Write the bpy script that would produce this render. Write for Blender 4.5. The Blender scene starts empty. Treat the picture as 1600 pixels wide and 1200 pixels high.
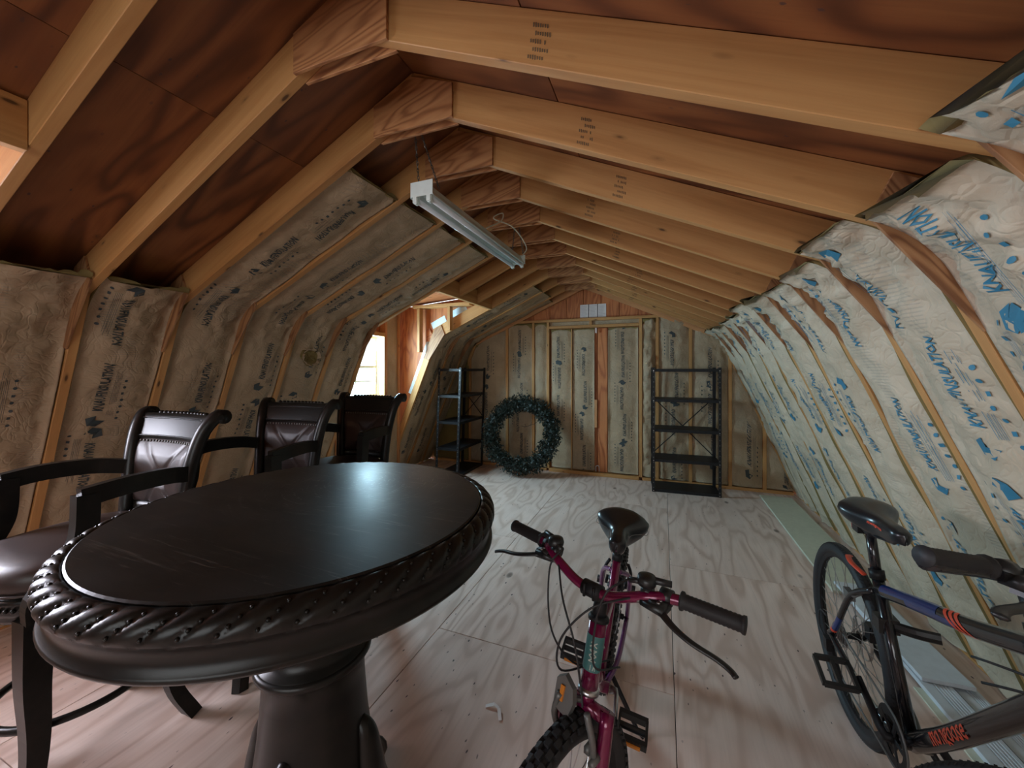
import bpy, bmesh, math, random
from mathutils import Vector, Matrix, noise
random.seed(7)
SC = bpy.context.scene
COL = SC.collection
PI = math.pi
V = Vector

# ------------------------------------------------------------------ camera
cam_d = bpy.data.cameras.new('camera'); cam = bpy.data.objects.new('camera', cam_d); COL.objects.link(cam)
cam_d.sensor_width = 36.0
cam_d.lens = 36.0*600/1600
cam_d.shift_y = -25/1600
cam_d.clip_start = 0.02
cam.location = (0, 0, 1.46)
cam.rotation_euler = (math.radians(90), 0, math.radians(21.4))
SC.camera = cam

# ------------------------------------------------------------------ light
SC.view_settings.view_transform = 'Standard'
SC.view_settings.look = 'None'
SC.view_settings.gamma = 1.0
SC.view_settings.use_curve_mapping = False
SC.view_settings.exposure = 0.88
w = bpy.data.worlds.new('sky'); SC.world = w; w.use_nodes = True
bg = w.node_tree.nodes['Background']
bg.inputs[0].default_value = (0.80, 0.92, 1.0, 1); bg.inputs[1].default_value = 1.6

def area_light(name, loc, direction, sx, sy, power, color):
    ld = bpy.data.lights.new(name, 'AREA'); ld.shape = 'RECTANGLE'; ld.size = sx; ld.size_y = sy
    ld.energy = power; ld.color = color
    o = bpy.data.objects.new(name, ld); COL.objects.link(o)
    o.location = loc
    o.rotation_euler = V(direction).to_track_quat('-Z', 'Y').to_euler()
    return o
area_light('dormer_daylight_far', (-3.42, 3.52, 1.50), (1, 0, -0.35), 0.70, 0.74, 66, (0.50, 0.82, 1.0))
area_light('dormer_daylight_near', (-3.42, -0.08, 1.52), (1, 0, -0.45), 0.86, 0.74, 60, (0.85, 0.86, 1.0))
area_light('gable_fill_light', (-0.5, -2.72, 1.55), (0, 1, -0.30), 2.3, 1.5, 15, (1.0, 0.93, 0.86))  # added fill from behind the camera, to lift the ambient level

# ------------------------------------------------------------------ materials
MATS = {}
def new_mat(name):
    m = bpy.data.materials.new(name); m.use_nodes = True
    MATS[name] = m
    nt = m.node_tree
    return m, nt, nt.nodes['Principled BSDF']
def N(nt, typ, **kw):
    n = nt.nodes.new(typ)
    for k, v in kw.items(): setattr(n, k, v)
    return n
def mapping(nt, scale=(1,1,1), coord='Object', rnd=True, loc=(0,0,0)):
    tc = N(nt, 'ShaderNodeTexCoord'); mp = N(nt, 'ShaderNodeMapping')
    mp.inputs['Scale'].default_value = scale
    src = tc.outputs[coord]
    if rnd:
        oi = N(nt, 'ShaderNodeObjectInfo'); ad = N(nt, 'ShaderNodeVectorMath', operation='MULTIPLY_ADD')
        cb = N(nt, 'ShaderNodeCombineXYZ')
        for i in range(3): nt.links.new(oi.outputs['Random'], cb.inputs[i])
        ad.inputs[1].default_value = (31.7, 17.3, 53.1)
        nt.links.new(cb.outputs[0], ad.inputs[0]); nt.links.new(src, ad.inputs[2])
        src = ad.outputs[0]
    nt.links.new(src, mp.inputs[0])
    return mp.outputs[0]
def noise_n(nt, vec, scale, detail=4, rough=0.55, dist=0.0):
    n = N(nt, 'ShaderNodeTexNoise'); n.inputs['Scale'].default_value = scale
    n.inputs['Detail'].default_value = detail; n.inputs['Roughness'].default_value = rough
    n.inputs['Distortion'].default_value = dist
    nt.links.new(vec, n.inputs['Vector']); return n.outputs['Fac']
def ramp(nt, fac, stops, interp='LINEAR'):
    r = N(nt, 'ShaderNodeValToRGB'); r.color_ramp.interpolation = interp
    el = r.color_ramp.elements
    while len(el) < len(stops): el.new(0.5)
    for e, (p, c) in zip(el, stops):
        e.position = p; e.color = (c[0], c[1], c[2], 1) if not isinstance(c, (int, float)) else (c, c, c, 1)
    nt.links.new(fac, r.inputs[0]); return r.outputs[0]
def mix(nt, fac, a, b, mode='MIX'):
    n = N(nt, 'ShaderNodeMix', data_type='RGBA', blend_type=mode)
    if isinstance(fac, (int, float)): n.inputs[0].default_value = fac
    else: nt.links.new(fac, n.inputs[0])
    for i, s in ((6, a), (7, b)):
        if isinstance(s, tuple): n.inputs[i].default_value = (*s[:3], 1)
        else: nt.links.new(s, n.inputs[i])
    return n.outputs[2]
def math_n(nt, op, a, b=None):
    n = N(nt, 'ShaderNodeMath', operation=op)
    for i, s in enumerate((a, b)):
        if s is None: continue
        if isinstance(s, (int, float)): n.inputs[i].default_value = s
        else: nt.links.new(s, n.inputs[i])
    return n.outputs[0]
def bump(nt, bsdf, h, strength=0.3, dist=0.01):
    b = N(nt, 'ShaderNodeBump'); b.inputs['Strength'].default_value = strength; b.inputs['Distance'].default_value = dist
    nt.links.new(h, b.inputs['Height']); nt.links.new(b.outputs[0], bsdf.inputs['Normal'])

def wood_mat(name, light, mid, dark, knots=True, rough=0.62, ringscale=1.0, tint=0.12):
    m, nt, b = new_mat(name)
    v = mapping(nt, (0.55, 9, 9))
    base = noise_n(nt, v, 1.4*ringscale, 5, 0.55, 0.6)
    fine = noise_n(nt, mapping(nt, (2, 90, 90)), 1.5, 3, 0.6)
    col = ramp(nt, base, [(0.30, dark), (0.44, mid), (0.56, light), (0.66, mid), (0.76, light)])
    col = mix(nt, math_n(nt, 'MULTIPLY', fine, 0.35), col, tuple(c*0.55 for c in dark), 'MIX')
    big = noise_n(nt, mapping(nt, (0.8, 2.5, 2.5)), 1.2, 2)
    col = mix(nt, tint*2, col, ramp(nt, big, [(0.3, tuple(c*0.8 for c in mid)), (0.7, tuple(min(1, c*1.15) for c in light))]))
    if knots:
        vo = N(nt, 'ShaderNodeTexVoronoi'); vo.inputs['Scale'].default_value = 1.0
        nt.links.new(mapping(nt, (4.0, 13, 13)), vo.inputs['Vector'])
        k = ramp(nt, vo.outputs['Distance'], [(0.0, 1.0), (0.06, 0.95), (0.09, 0.3), (0.15, 0.0)])
        col = mix(nt, k, col, tuple(c*0.28 for c in dark))
    nt.links.new(col, b.inputs['Base Color'])
    b.inputs['Roughness'].default_value = rough
    bump(nt, b, base, 0.12, 0.004)
    return m
pine = wood_mat('pine_lumber', (0.57, 0.305, 0.108), (0.47, 0.225, 0.070), (0.32, 0.135, 0.037))
pine_red = wood_mat('warm_pine_lumber', (0.62, 0.30, 0.12), (0.50, 0.22, 0.085), (0.36, 0.14, 0.05))

def ply_mat(name, light, mid, dark, rings=7.0, speck=0.0, along=1.1, across=3.4, knots=True):
    m, nt, b = new_mat(name)
    f = noise_n(nt, mapping(nt, (along*0.5, across*0.8, across*0.8)), 1.0, 2.5, 0.45, 0.35)
    r = math_n(nt, 'SINE', math_n(nt, 'MULTIPLY', f, rings*9.0))
    r = math_n(nt, 'MULTIPLY_ADD', r, 0.5); r.node.inputs[2].default_value = 0.5
    col = ramp(nt, r, [(0.0, dark), (0.35, mid), (1.0, light)])
    fine = noise_n(nt, mapping(nt, (3, 70, 70)), 1.2, 3, 0.6)
    col = mix(nt, ramp(nt, fine, [(0.45, 0.0), (0.8, 0.5)]), col, tuple(c*0.75 for c in mid))
    big = noise_n(nt, mapping(nt, (1.2, 1.8, 1.8)), 1.0, 3)
    col = mix(nt, ramp(nt, big, [(0.35, 0.0), (0.7, 0.55)]), col, tuple(c*0.8 for c in mid))
    if knots:
        vo = N(nt, 'ShaderNodeTexVoronoi'); vo.inputs['Scale'].default_value = 1.0
        nt.links.new(mapping(nt, (1.6, 3.0, 3.0)), vo.inputs['Vector'])
        k = ramp(nt, vo.outputs['Distance'], [(0.0, 1.0), (0.045, 0.8), (0.075, 0.0)])
        col = mix(nt, k, col, tuple(c*0.3 for c in dark))
    if speck:
        vs = N(nt, 'ShaderNodeTexVoronoi'); vs.inputs['Scale'].default_value = 1.0
        nt.links.new(mapping(nt, (12, 26, 26)), vs.inputs['Vector'])
        msk = noise_n(nt, mapping(nt, (2.2, 2.2, 2.2)), 1.0, 2)
        wob = noise_n(nt, mapping(nt, (30, 55, 55)), 1.0, 3, 0.6)
        dd = math_n(nt, 'ADD', vs.outputs['Distance'], math_n(nt, 'MULTIPLY', wob, 0.42))
        s = math_n(nt, 'MULTIPLY', ramp(nt, dd, [(0.22, 1.0), (0.27, 0.8), (0.30, 0.0)]), ramp(nt, msk, [(0.38, 0.0), (0.52, speck)]))
        col = mix(nt, s, col, (0.05, 0.03, 0.035))
    nt.links.new(col, b.inputs['Base Color'])
    b.inputs['Roughness'].default_value = 0.6
    bump(nt, b, r, 0.08, 0.003)
    return m
floor_ply = ply_mat('floor_plywood', (0.80, 0.64, 0.56), (0.73, 0.56, 0.48), (0.57, 0.40, 0.32), rings=6.0, speck=1.0, along=1.7, across=4.6)
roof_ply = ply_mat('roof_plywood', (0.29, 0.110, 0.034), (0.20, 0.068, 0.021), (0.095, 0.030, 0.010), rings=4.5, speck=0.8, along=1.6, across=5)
knee_ply = ply_mat('shaded_knee_plywood', (0.38, 0.19, 0.08), (0.30, 0.135, 0.052), (0.17, 0.065, 0.022), rings=9, along=2.5, across=9)  # gusset plywood darkened; shade at the knees is put into its colour
gusset_ply = ply_mat('gusset_plywood', (0.54, 0.27, 0.11), (0.42, 0.18, 0.066), (0.21, 0.075, 0.024), rings=9, along=2.5, across=9)
red_ply = ply_mat('red_plywood', (0.60, 0.22, 0.075), (0.50, 0.16, 0.05), (0.34, 0.09, 0.028), rings=7, along=1.6, across=6)

def plain(name, color, rough=0.5, metal=0.0, coat=0.0, spec=0.5):
    m, nt, b = new_mat(name)
    b.inputs['Base Color'].default_value = (*color, 1); b.inputs['Roughness'].default_value = rough
    b.inputs['Metallic'].default_value = metal; b.inputs['Coat Weight'].default_value = coat
    b.inputs['Specular IOR Level'].default_value = spec
    n = noise_n(nt, mapping(nt, (1, 1, 1)), 25, 3)
    c = mix(nt, ramp(nt, n, [(0.35, 0.0), (0.75, 0.35)]), color, tuple(x*0.7 for x in color))
    nt.links.new(c, b.inputs['Base Color'])
    return m
def paper_mat(name, a, c2):
    m, nt, b = new_mat(name)
    n1 = noise_n(nt, mapping(nt, (1, 1, 1)), 3.0, 4, 0.6, 0.4)
    col = ramp(nt, n1, [(0.3, c2), (0.65, a)])
    # faint fine-print blocks of thin lines
    tc = mapping(nt, (1, 1, 1))
    wv = N(nt, 'ShaderNodeTexWave'); wv.inputs['Scale'].default_value = 26; wv.bands_direction = 'Z'
    wv.inputs['Distortion'].default_value = 0.4
    nt.links.new(tc, wv.inputs['Vector'])
    msk = noise_n(nt, mapping(nt, (1, 5, 1.6)), 1.3, 1)
    f = math_n(nt, 'MULTIPLY', ramp(nt, wv.outputs['Fac'], [(0.6, 0.0), (0.85, 0.22)]), ramp(nt, msk, [(0.56, 0.0), (0.60, 1.0)]))
    col = mix(nt, f, col, (0.10, 0.15, 0.18))
    nt.links.new(col, b.inputs['Base Color']); b.inputs['Roughness'].default_value = 0.55
    b.inputs['Specular IOR Level'].default_value = 0.2
    cr = noise_n(nt, mapping(nt, (1, 1, 1)), 14, 5, 0.62, 1.2)
    vc = N(nt, 'ShaderNodeTexVoronoi', feature='DISTANCE_TO_EDGE'); vc.inputs['Scale'].default_value = 9.0
    wv2 = N(nt, 'ShaderNodeVectorMath', operation='ADD'); nz = N(nt, 'ShaderNodeTexNoise'); nz.inputs['Scale'].default_value = 5.0
    mv = mapping(nt, (1, 1, 1)); nt.links.new(mv, nz.inputs['Vector']); nt.links.new(mv, wv2.inputs[0]); nt.links.new(nz.outputs['Color'], wv2.inputs[1]); nt.links.new(wv2.outputs[0], vc.inputs['Vector'])
    cr = math_n(nt, 'ADD', cr, math_n(nt, 'MULTIPLY', math_n(nt, 'MINIMUM', vc.outputs['Distance'], 0.16), 3.2))
    bump(nt, b, cr, 0.30, 0.012)
    return m
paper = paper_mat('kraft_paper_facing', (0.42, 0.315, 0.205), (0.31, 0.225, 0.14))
paper_r = paper_mat('lit_kraft_facing', (0.54, 0.465, 0.35), (0.43, 0.365, 0.265))  # same kraft paper, lightened to carry the right side's light in its colour
fibre = plain('fibreglass_edge', (0.20, 0.145, 0.05), 0.95)
ink = plain('blue_print_ink', (0.035, 0.19, 0.30), 0.6)
ink_dark = plain('dark_print_ink', (0.035, 0.05, 0.055), 0.6)
stamp_ink = plain('grade_stamp_ink', (0.13, 0.085, 0.045), 0.7)

def espresso(name, scr=False):
    m, nt, b = new_mat(name)
    n = noise_n(nt, mapping(nt, (1.5, 14, 14)), 1.5, 4, 0.6)
    col = ramp(nt, n, [(0.3, (0.006, 0.006, 0.0055)), (0.7, (0.014, 0.012, 0.010))])
    nt.links.new(col, b.inputs['Base Color'])
    b.inputs['Roughness'].default_value = 0.33
    b.inputs['Specular IOR Level'].default_value = 0.27
    b.inputs['Coat Weight'].default_value = 0.0; b.inputs['Coat Roughness'].default_value = 0.22
    if scr:
        b.inputs['Roughness'].default_value = 0.40
        vv = mapping(nt, (1, 1, 1), rnd=False)
        nn = noise_n(nt, mapping(nt, (3, 90, 3), rnd=False), 1.0, 3, 0.7, 1.5)
        n2 = noise_n(nt, vv, 2.2, 3)
        rr = ramp(nt, n2, [(0.3, 0.28), (0.7, 0.46)])
        nt.links.new(rr, b.inputs['Roughness'])
        b.inputs['Coat Roughness'].default_value = 0.30
        s = ramp(nt, nn, [(0.62, 0.0), (0.66, 1.0), (0.70, 0.0)])
        col = mix(nt, math_n(nt, 'MULTIPLY', s, 0.25), col, (0.25, 0.22, 0.19))
        nt.links.new(col, b.inputs['Base Color'])
        # arcs of scratches round a highlight; its halo is painted into the colour
        tc = N(nt, 'ShaderNodeTexCoord'); sp_ = N(nt, 'ShaderNodeSeparateXYZ'); nt.links.new(tc.outputs['Object'], sp_.inputs[0])
        xx = math_n(nt, 'ADD', sp_.outputs[0], 0.02); yy = math_n(nt, 'ADD', sp_.outputs[1], -0.20)
        rr2 = math_n(nt, 'SQRT', math_n(nt, 'ADD', math_n(nt, 'MULTIPLY', xx, xx), math_n(nt, 'MULTIPLY', yy, yy)))
        an = math_n(nt, 'ARCTAN2', yy, xx); cb2 = N(nt, 'ShaderNodeCombineXYZ')
        nt.links.new(math_n(nt, 'MULTIPLY', rr2, 130), cb2.inputs[0]); nt.links.new(math_n(nt, 'MULTIPLY', an, 2.6), cb2.inputs[1])
        sw = noise_n(nt, cb2.outputs[0], 1.0, 3, 0.7, 0.6)
        fall = ramp(nt, rr2, [(0.10, 1.0), (0.42, 0.0)])
        sm = math_n(nt, 'MULTIPLY', ramp(nt, sw, [(0.60, 0.0), (0.66, 1.0), (0.72, 0.0)]), fall)
        col = mix(nt, math_n(nt, 'MULTIPLY', sm, 0.30), col, (0.35, 0.36, 0.34))
        nt.links.new(col, b.inputs['Base Color'])
        bump(nt, b, nn, 0.05, 0.002)
    return m
dark_wood = espresso('espresso_wood'); dark_top = espresso('scratched_espresso_wood', True)
leather = plain('brown_black_leather', (0.036, 0.023, 0.020), 0.40, coat=0.0, spec=.35)
black_metal = plain('black_painted_steel', (0.012, 0.012, 0.014), 0.48, spec=.3)
black_rubber = plain('black_rubber', (0.016, 0.016, 0.018), 0.62)
black_plastic = plain('black_plastic', (0.013, 0.014, 0.015), 0.38)
black_vinyl = plain('black_vinyl', (0.012, 0.014, 0.017), 0.30, coat=0.2)
steel = plain('bright_steel', (0.55, 0.56, 0.58), 0.3, 1.0)
grey_metal = plain('grey_metal', (0.16, 0.16, 0.155), 0.45, 0.4)
magenta = plain('magenta_paint', (0.17, 0.005, 0.052), 0.25, 0.3, 0.6)
violet = plain('violet_paint', (0.16, 0.04, 0.15), 0.25, 0.4, 0.6)
blue_paint = plain('blue_paint', (0.006, 0.035, 0.19), 0.28, 0.2, 0.6)
black_paint = plain('black_gloss_paint', (0.010, 0.010, 0.013), 0.25, 0, 0.6)
orange = plain('orange_red_decal', (0.75, 0.075, 0.03), 0.45)
teal_decal = plain('teal_decal', (0.05, 0.17, 0.17), 0.4)
pale_decal = plain('pale_decal', (0.55, 0.6, 0.55), 0.4)
amber = plain('amber_reflector', (0.65, 0.22, 0.03), 0.25)
red_lens = plain('red_reflector', (0.30, 0.01, 0.015), 0.25)
white_enamel = plain('white_enamel', (0.68, 0.76, 0.72), 0.35)
white_vinyl = plain('white_vinyl_frame', (0.72, 0.80, 0.80), 0.4)
white_board = plain('white_board_paint', (0.62, 0.66, 0.70), 0.45)
cream_board = plain('cream_board_paint', (0.60, 0.61, 0.48), 0.5)
tube_glass = plain('frosted_lamp_tube', (0.66, 0.70, 0.72), 0.2)
flash_white = plain('white_flashing', (0.66, 0.80, 0.86), 0.5)
sheet_paper = plain('white_sheet_paper', (0.78, 0.72, 0.70), 0.7)
grey_line = plain('grey_print_lines', (0.42, 0.38, 0.38), 0.7)
leaf_a = plain('dark_green_leaf', (0.010, 0.019, 0.013), 0.5)
leaf_b = plain('grey_green_leaf', (0.040, 0.055, 0.047), 0.5)
twig = plain('twig_bark', (0.06, 0.035, 0.02), 0.8)
cord_m = plain('white_cord', (0.6, 0.56, 0.42), 0.5)
chain_m = plain('dark_chain', (0.10, 0.085, 0.07), 0.4, 0.7)
gm, nt, b_ = new_mat('window_glass')
tr = N(nt, 'ShaderNodeBsdfTransparent'); gl = N(nt, 'ShaderNodeBsdfGlossy'); gl.inputs['Roughness'].default_value = 0.03
mx = N(nt, 'ShaderNodeMixShader'); mx.inputs[0].default_value = 0.07
nt.links.new(tr.outputs[0], mx.inputs[1]); nt.links.new(gl.outputs[0], mx.inputs[2])
nt.links.new(mx.outputs[0], nt.nodes['Material Output'].inputs[0])
glass = gm

# ------------------------------------------------------------------ object helpers
WM = {}
def place(o, parent, M):
    WM[o] = M
    if parent is not None:
        o.parent = parent
        o.matrix_parent_inverse = Matrix.Identity(4)
        o.matrix_basis = WM[parent].inverted() @ M
    else:
        o.matrix_basis = M
I4 = Matrix.Identity(4)
def T(x, y, z): return Matrix.Translation((x, y, z))
def obj(name, verts, faces, mat, parent=None, M=None, smooth=False, midx=None, bevel=0.0, kind=None, label=None):
    me = bpy.data.meshes.new(name)
    me.from_pydata([tuple(v) for v in verts], [], faces)
    mats = mat if isinstance(mat, (list, tuple)) else [mat]
    for mm in mats: me.materials.append(mm)
    if midx: me.polygons.foreach_set('material_index', midx)
    if bevel:
        bm = bmesh.new(); bm.from_mesh(me)
        bmesh.ops.bevel(bm, geom=[e for e in bm.edges], offset=bevel, segments=1, affect='EDGES', clamp_overlap=True)
        bmesh.ops.recalc_face_normals(bm, faces=bm.faces)
        bm.to_mesh(me); bm.free()
    if smooth: me.polygons.foreach_set('use_smooth', [True]*len(me.polygons))
    me.update()
    o = bpy.data.objects.new(name, me); COL.objects.link(o)
    if M is None: M = WM[parent] if parent is not None else I4
    place(o, parent, M)
    if kind: o['kind'] = kind
    if label: o['label'] = label
    return o
def empty(name, M=None, label=None, cat=None, group=None, kind=None, parent=None):
    o = bpy.data.objects.new(name, None); COL.objects.link(o); o.empty_display_size = 0.1
    place(o, parent, M if M is not None else I4)
    tag(o, label, cat, group, kind); return o
def tag(o, label=None, cat=None, group=None, kind=None):
    if label: o['label'] = label
    if cat: o['category'] = cat
    if group: o['group'] = group
    if kind: o['kind'] = kind
    return o
class MB:
    """collects several shapes into ONE mesh (one part)"""
    def __init__(s): s.v = []; s.f = []; s.m = []
    def add(s, vf, M=None, mi=0):
        vs, fs = vf; n = len(s.v)
        s.v += [M @ V(p) for p in vs] if M is not None else [V(p) for p in vs]
        s.f += [tuple(i+n for i in f) for f in fs]; s.m += [mi]*len(fs); return s
    def build(s, name, mat, parent=None, M=None, smooth=False, **k):
        return obj(name, s.v, s.f, mat, parent, M, smooth, s.m if isinstance(mat, (list, tuple)) else None, **k)
def boxg(x0, x1, y0, y1, z0, z1):
    v = [(x0,y0,z0),(x1,y0,z0),(x1,y1,z0),(x0,y1,z0),(x0,y0,z1),(x1,y0,z1),(x1,y1,z1),(x0,y1,z1)]
    f = [(0,3,2,1),(4,5,6,7),(0,1,5,4),(1,2,6,5),(2,3,7,6),(3,0,4,7)]
    return v, f
def cbox(cx, cy, cz, sx, sy, sz): return boxg(cx-sx/2, cx+sx/2, cy-sy/2, cy+sy/2, cz-sz/2, cz+sz/2)
def box(name, x0, x1, y0, y1, z0, z1, mat, parent=None, grain='x', bevel=0.0025, **k):
    """box in world coordinates whose local X runs along the grain"""
    c = V(((x0+x1)/2, (y0+y1)/2, (z0+z1)/2)); h = V((abs(x1-x0)/2, abs(y1-y0)/2, abs(z1-z0)/2))
    if grain == 'x': R = Matrix.Identity(3); d = h
    elif grain == 'y': R = Matrix(((0,-1,0),(1,0,0),(0,0,1))); d = V((h.y, h.x, h.z))
    else: R = Matrix(((0,0,-1),(0,1,0),(1,0,0))); d = V((h.z, h.y, h.x))
    v, f = boxg(-d.x, d.x, -d.y, d.y, -d.z, d.z)
    return obj(name, v, f, mat, parent, T(*c) @ R.to_4x4(), bevel=min(bevel, min(d)*0.5), **k)
def frame_from(xd, nd):
    x = V(xd).normalized(); n = V(nd).normalized(); n = n - x*n.dot(x)
    if n.length < 1e-3: n = x.orthogonal()
    n.normalize(); y = n.cross(x)
    return Matrix((x, y, n)).transposed()
def prism(name, pts, thick, mat, parent=None, xdir=(1,0,0), bevel=0.002, **k):
    """planar polygon pts (world) extruded by vector thick; local X along xdir"""
    pts = [V(p) for p in pts]; th = V(thick)
    c = sum(pts, V((0,0,0)))/len(pts)
    M = T(*c) @ frame_from(xdir, th).to_4x4(); Mi = M.inverted()
    a = [Mi @ p for p in pts]; b = [Mi @ (p+th) for p in pts]; n = len(a)
    f = [tuple(range(n)), tuple(range(2*n-1, n-1, -1))]
    f += [(i, n+i, n+(i+1) % n, (i+1) % n) for i in range(n)]
    return obj(name, a+b, f, mat, parent, M, bevel=bevel, **k)
def tubeg(path, r, n=10, closed=False, caps=True, flat=None):
    P = [V(p) for p in path]; m = len(P)
    R = r if isinstance(r, (list, tuple)) else [r]*m
    vs = []; fs = []; q4 = n == 4
    def tan(i):
        if closed: return (P[(i+1) % m]-P[i-1]).normalized()
        if i == 0: return (P[1]-P[0]).normalized()
        if i == m-1: return (P[-1]-P[-2]).normalized()
        return (P[i+1]-P[i-1]).normalized()
    t0 = tan(0); up = V((0,0,1)) if abs(t0.z) < 0.9 else V((1,0,0))
    nrm = (up - t0*up.dot(t0)).normalized()
    for i in range(m):
        t = tan(i); nrm = (nrm - t*nrm.dot(t))
        if nrm.length < 1e-6: nrm = t.orthogonal()
        nrm.normalize(); bi = t.cross(nrm)
        a, b = (R[i], R[i]) if not isinstance(R[i], tuple) else R[i]
        if q4: a *= 1.4142; b *= 1.4142
        for j in range(n):
            an = 2*PI*j/n + (PI/4 if q4 else 0)
            vs.append(P[i] + nrm*(math.cos(an)*a) + bi*(math.sin(an)*b))
    rng = m if closed else m-1
    for i in range(rng):
        for j in range(n):
            a = i*n+j; b = i*n+(j+1) % n; c = ((i+1) % m)*n+(j+1) % n; d = ((i+1) % m)*n+j
            fs.append((a, b, c, d))
    if caps and not closed:
        fs.append(tuple(range(n-1, -1, -1))); fs.append(tuple((m-1)*n+j for j in range(n)))
    return vs, fs
def catmull(pts, k=6):
    P = [V(p) for p in pts]; out = []
    for i in range(len(P)-1):
        p0 = P[i-1] if i > 0 else P[0]*2-P[1]; p1 = P[i]; p2 = P[i+1]; p3 = P[i+2] if i+2 < len(P) else P[-1]*2-P[-2]
        for j in range(k):
            t = j/k
            out.append(0.5*((2*p1)+(-p0+p2)*t+(2*p0-5*p1+4*p2-p3)*t*t+(-p0+3*p1-3*p2+p3)*t**3))
    out.append(P[-1]); return out
def latheg(prof, n=48, axis='z', caps=True):
    vs = []; fs = []
    for r, z in prof:
        for j in range(n):
            a = 2*PI*j/n; vs.append((r*math.cos(a), r*math.sin(a), z))
    m = len(prof)
    for i in range(m-1):
        for j in range(n):
            fs.append((i*n+j, i*n+(j+1) % n, (i+1)*n+(j+1) % n, (i+1)*n+j))
    if caps:
        fs.append(tuple(range(n-1, -1, -1))); fs.append(tuple((m-1)*n+j for j in range(n)))
    return vs, fs
def loftg(rings, caps=True):
    vs = []; fs = []; n = len(rings[0])
    for r in rings: vs += [V(p) for p in r]
    for i in range(len(rings)-1):
        for j in range(n):
            fs.append((i*n+j, i*n+(j+1) % n, (i+1)*n+(j+1) % n, (i+1)*n+j))
    if caps:
        fs.append(tuple(range(n-1, -1, -1))); fs.append(tuple((len(rings)-1)*n+j for j in range(n)))
    return vs, fs
def ballg(c, r, seg=8, rings=5):
    if not isinstance(r, (tuple, list)): r = (r, r, r)
    vs = [(c[0], c[1], c[2]-r[2])]; fs = []
    for i in range(1, rings):
        p = PI*i/rings
        for j in range(seg):
            a = 2*PI*j/seg; vs.append((c[0]+r[0]*math.sin(p)*math.cos(a), c[1]+r[1]*math.sin(p)*math.sin(a), c[2]-r[2]*math.cos(p)))
    vs.append((c[0], c[1], c[2]+r[2]))
    for j in range(seg): fs.append((0, 1+(j+1) % seg, 1+j))
    for i in range(rings-2):
        for j in range(seg):
            a = 1+i*seg; fs.append((a+j, a+(j+1) % seg, a+seg+(j+1) % seg, a+seg+j))
    l = len(vs)-1; a = 1+(rings-2)*seg
    for j in range(seg): fs.append((a+j, a+(j+1) % seg, l))
    return vs, fs
_txt = {}
def textg(s, size=1.0, bold=0.02, shear=0.0, res=2):
    """flat lettering from the built-in font -> verts (x,y,0), faces; centred"""
    key = (s, size, bold, shear)
    if key in _txt: return _txt[key]
    cu = bpy.data.curves.new('lettering', 'FONT'); cu.body = s; cu.size = size; cu.offset = bold*size; cu.shear = shear
    cu.resolution_u = res; cu.align_x = 'CENTER'; cu.align_y = 'CENTER'; cu.fill_mode = 'FRONT'
    o = bpy.data.objects.new('lettering', cu); COL.objects.link(o)
    dg = bpy.context.evaluated_depsgraph_get()
    me = bpy.data.meshes.new_from_object(o.evaluated_get(dg))
    vs = [tuple(v.co) for v in me.vertices]; fs = [tuple(p.vertices) for p in me.polygons]
    bpy.data.objects.remove(o); bpy.data.curves.remove(cu); bpy.data.meshes.remove(me)
    _txt[key] = (vs, fs); return vs, fs
# ------------------------------------------------------------------ the building shell
CX = -1.0
FOOT, KNEE, KZ, RZ, SL = 2.44, 1.66, 1.83, 2.577, 0.45
YB = 5.26                      # face of the back wall studs
COSU = 1/math.sqrt(1+SL*SL)
FRAMES = [-2.2, -1.8, -1.4, -1.0, -0.6, -0.2, 0.2, 0.6, 1.0, 1.4, 1.8, 2.2, 2.6, 3.0, 3.4, 3.8, 4.2, 4.6, 5.0]
DORM = [(-0.6, 0.6), (3.0, 4.2)]
def rw(side, r, z, y): return V((CX+side*r, y, z))
def pxx(px, y):
    xc = (px-800)/600; s, c = math.sin(math.radians(21.4)), math.cos(math.radians(21.4))
    return y*(-s+xc*c)/(c+xc*s)

# floor: plywood sheets with open joints
fl = empty('floor', T(0, 0, 0), kind='structure')
xb = [-3.62, -2.39, -1.17, 0.05, 1.27, 1.66]
yb_a = [-2.75, -0.58, 1.86, 4.30, 5.36]; yb_b = [-2.75, 0.64, 3.08, 5.36]
for i in range(5):
    ys = (yb_b, yb_b, yb_a, yb_b, yb_a)[i]
    for j in range(len(ys)-1):
        g = 0.0016
        box('plywood_sheet', xb[i]+g, xb[i+1]-g, ys[j]+g, ys[j+1]-g, -0.018, 0.0, floor_ply, fl, 'y', 0.0012)
box('subfloor', -3.62, 1.66, -2.75, 5.36, -0.06, -0.0185, dark_wood, fl, 'y')

# roof decking and sloping wall sheathing
ceil = empty('ceiling', T(CX, 0, 2.7), kind='structure')
def deck(side, r0, r1, y0, y1, parent, mat=roof_ply):
    z = lambda r: RZ + 0.156 - SL*r
    g = 0.0015
    pts = [rw(side, r0+g, z(r0), y0+g), rw(side, r1-g, z(r1), y0+g), rw(side, r1-g, z(r1), y1-g), rw(side, r0+g, z(r0), y1-g)]
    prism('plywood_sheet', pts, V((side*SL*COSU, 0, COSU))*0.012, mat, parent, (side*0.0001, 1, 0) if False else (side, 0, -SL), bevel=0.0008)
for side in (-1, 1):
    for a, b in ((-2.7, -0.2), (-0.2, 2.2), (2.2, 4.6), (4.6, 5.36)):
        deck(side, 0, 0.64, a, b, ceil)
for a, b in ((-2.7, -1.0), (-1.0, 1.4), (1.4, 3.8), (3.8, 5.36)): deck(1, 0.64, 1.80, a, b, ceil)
for a, b in ((-2.7, -0.6), (0.6, 1.8), (1.8, 3.0), (4.22, 5.36)): deck(-1, 0.64, 1.80, a, b, ceil)
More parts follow.
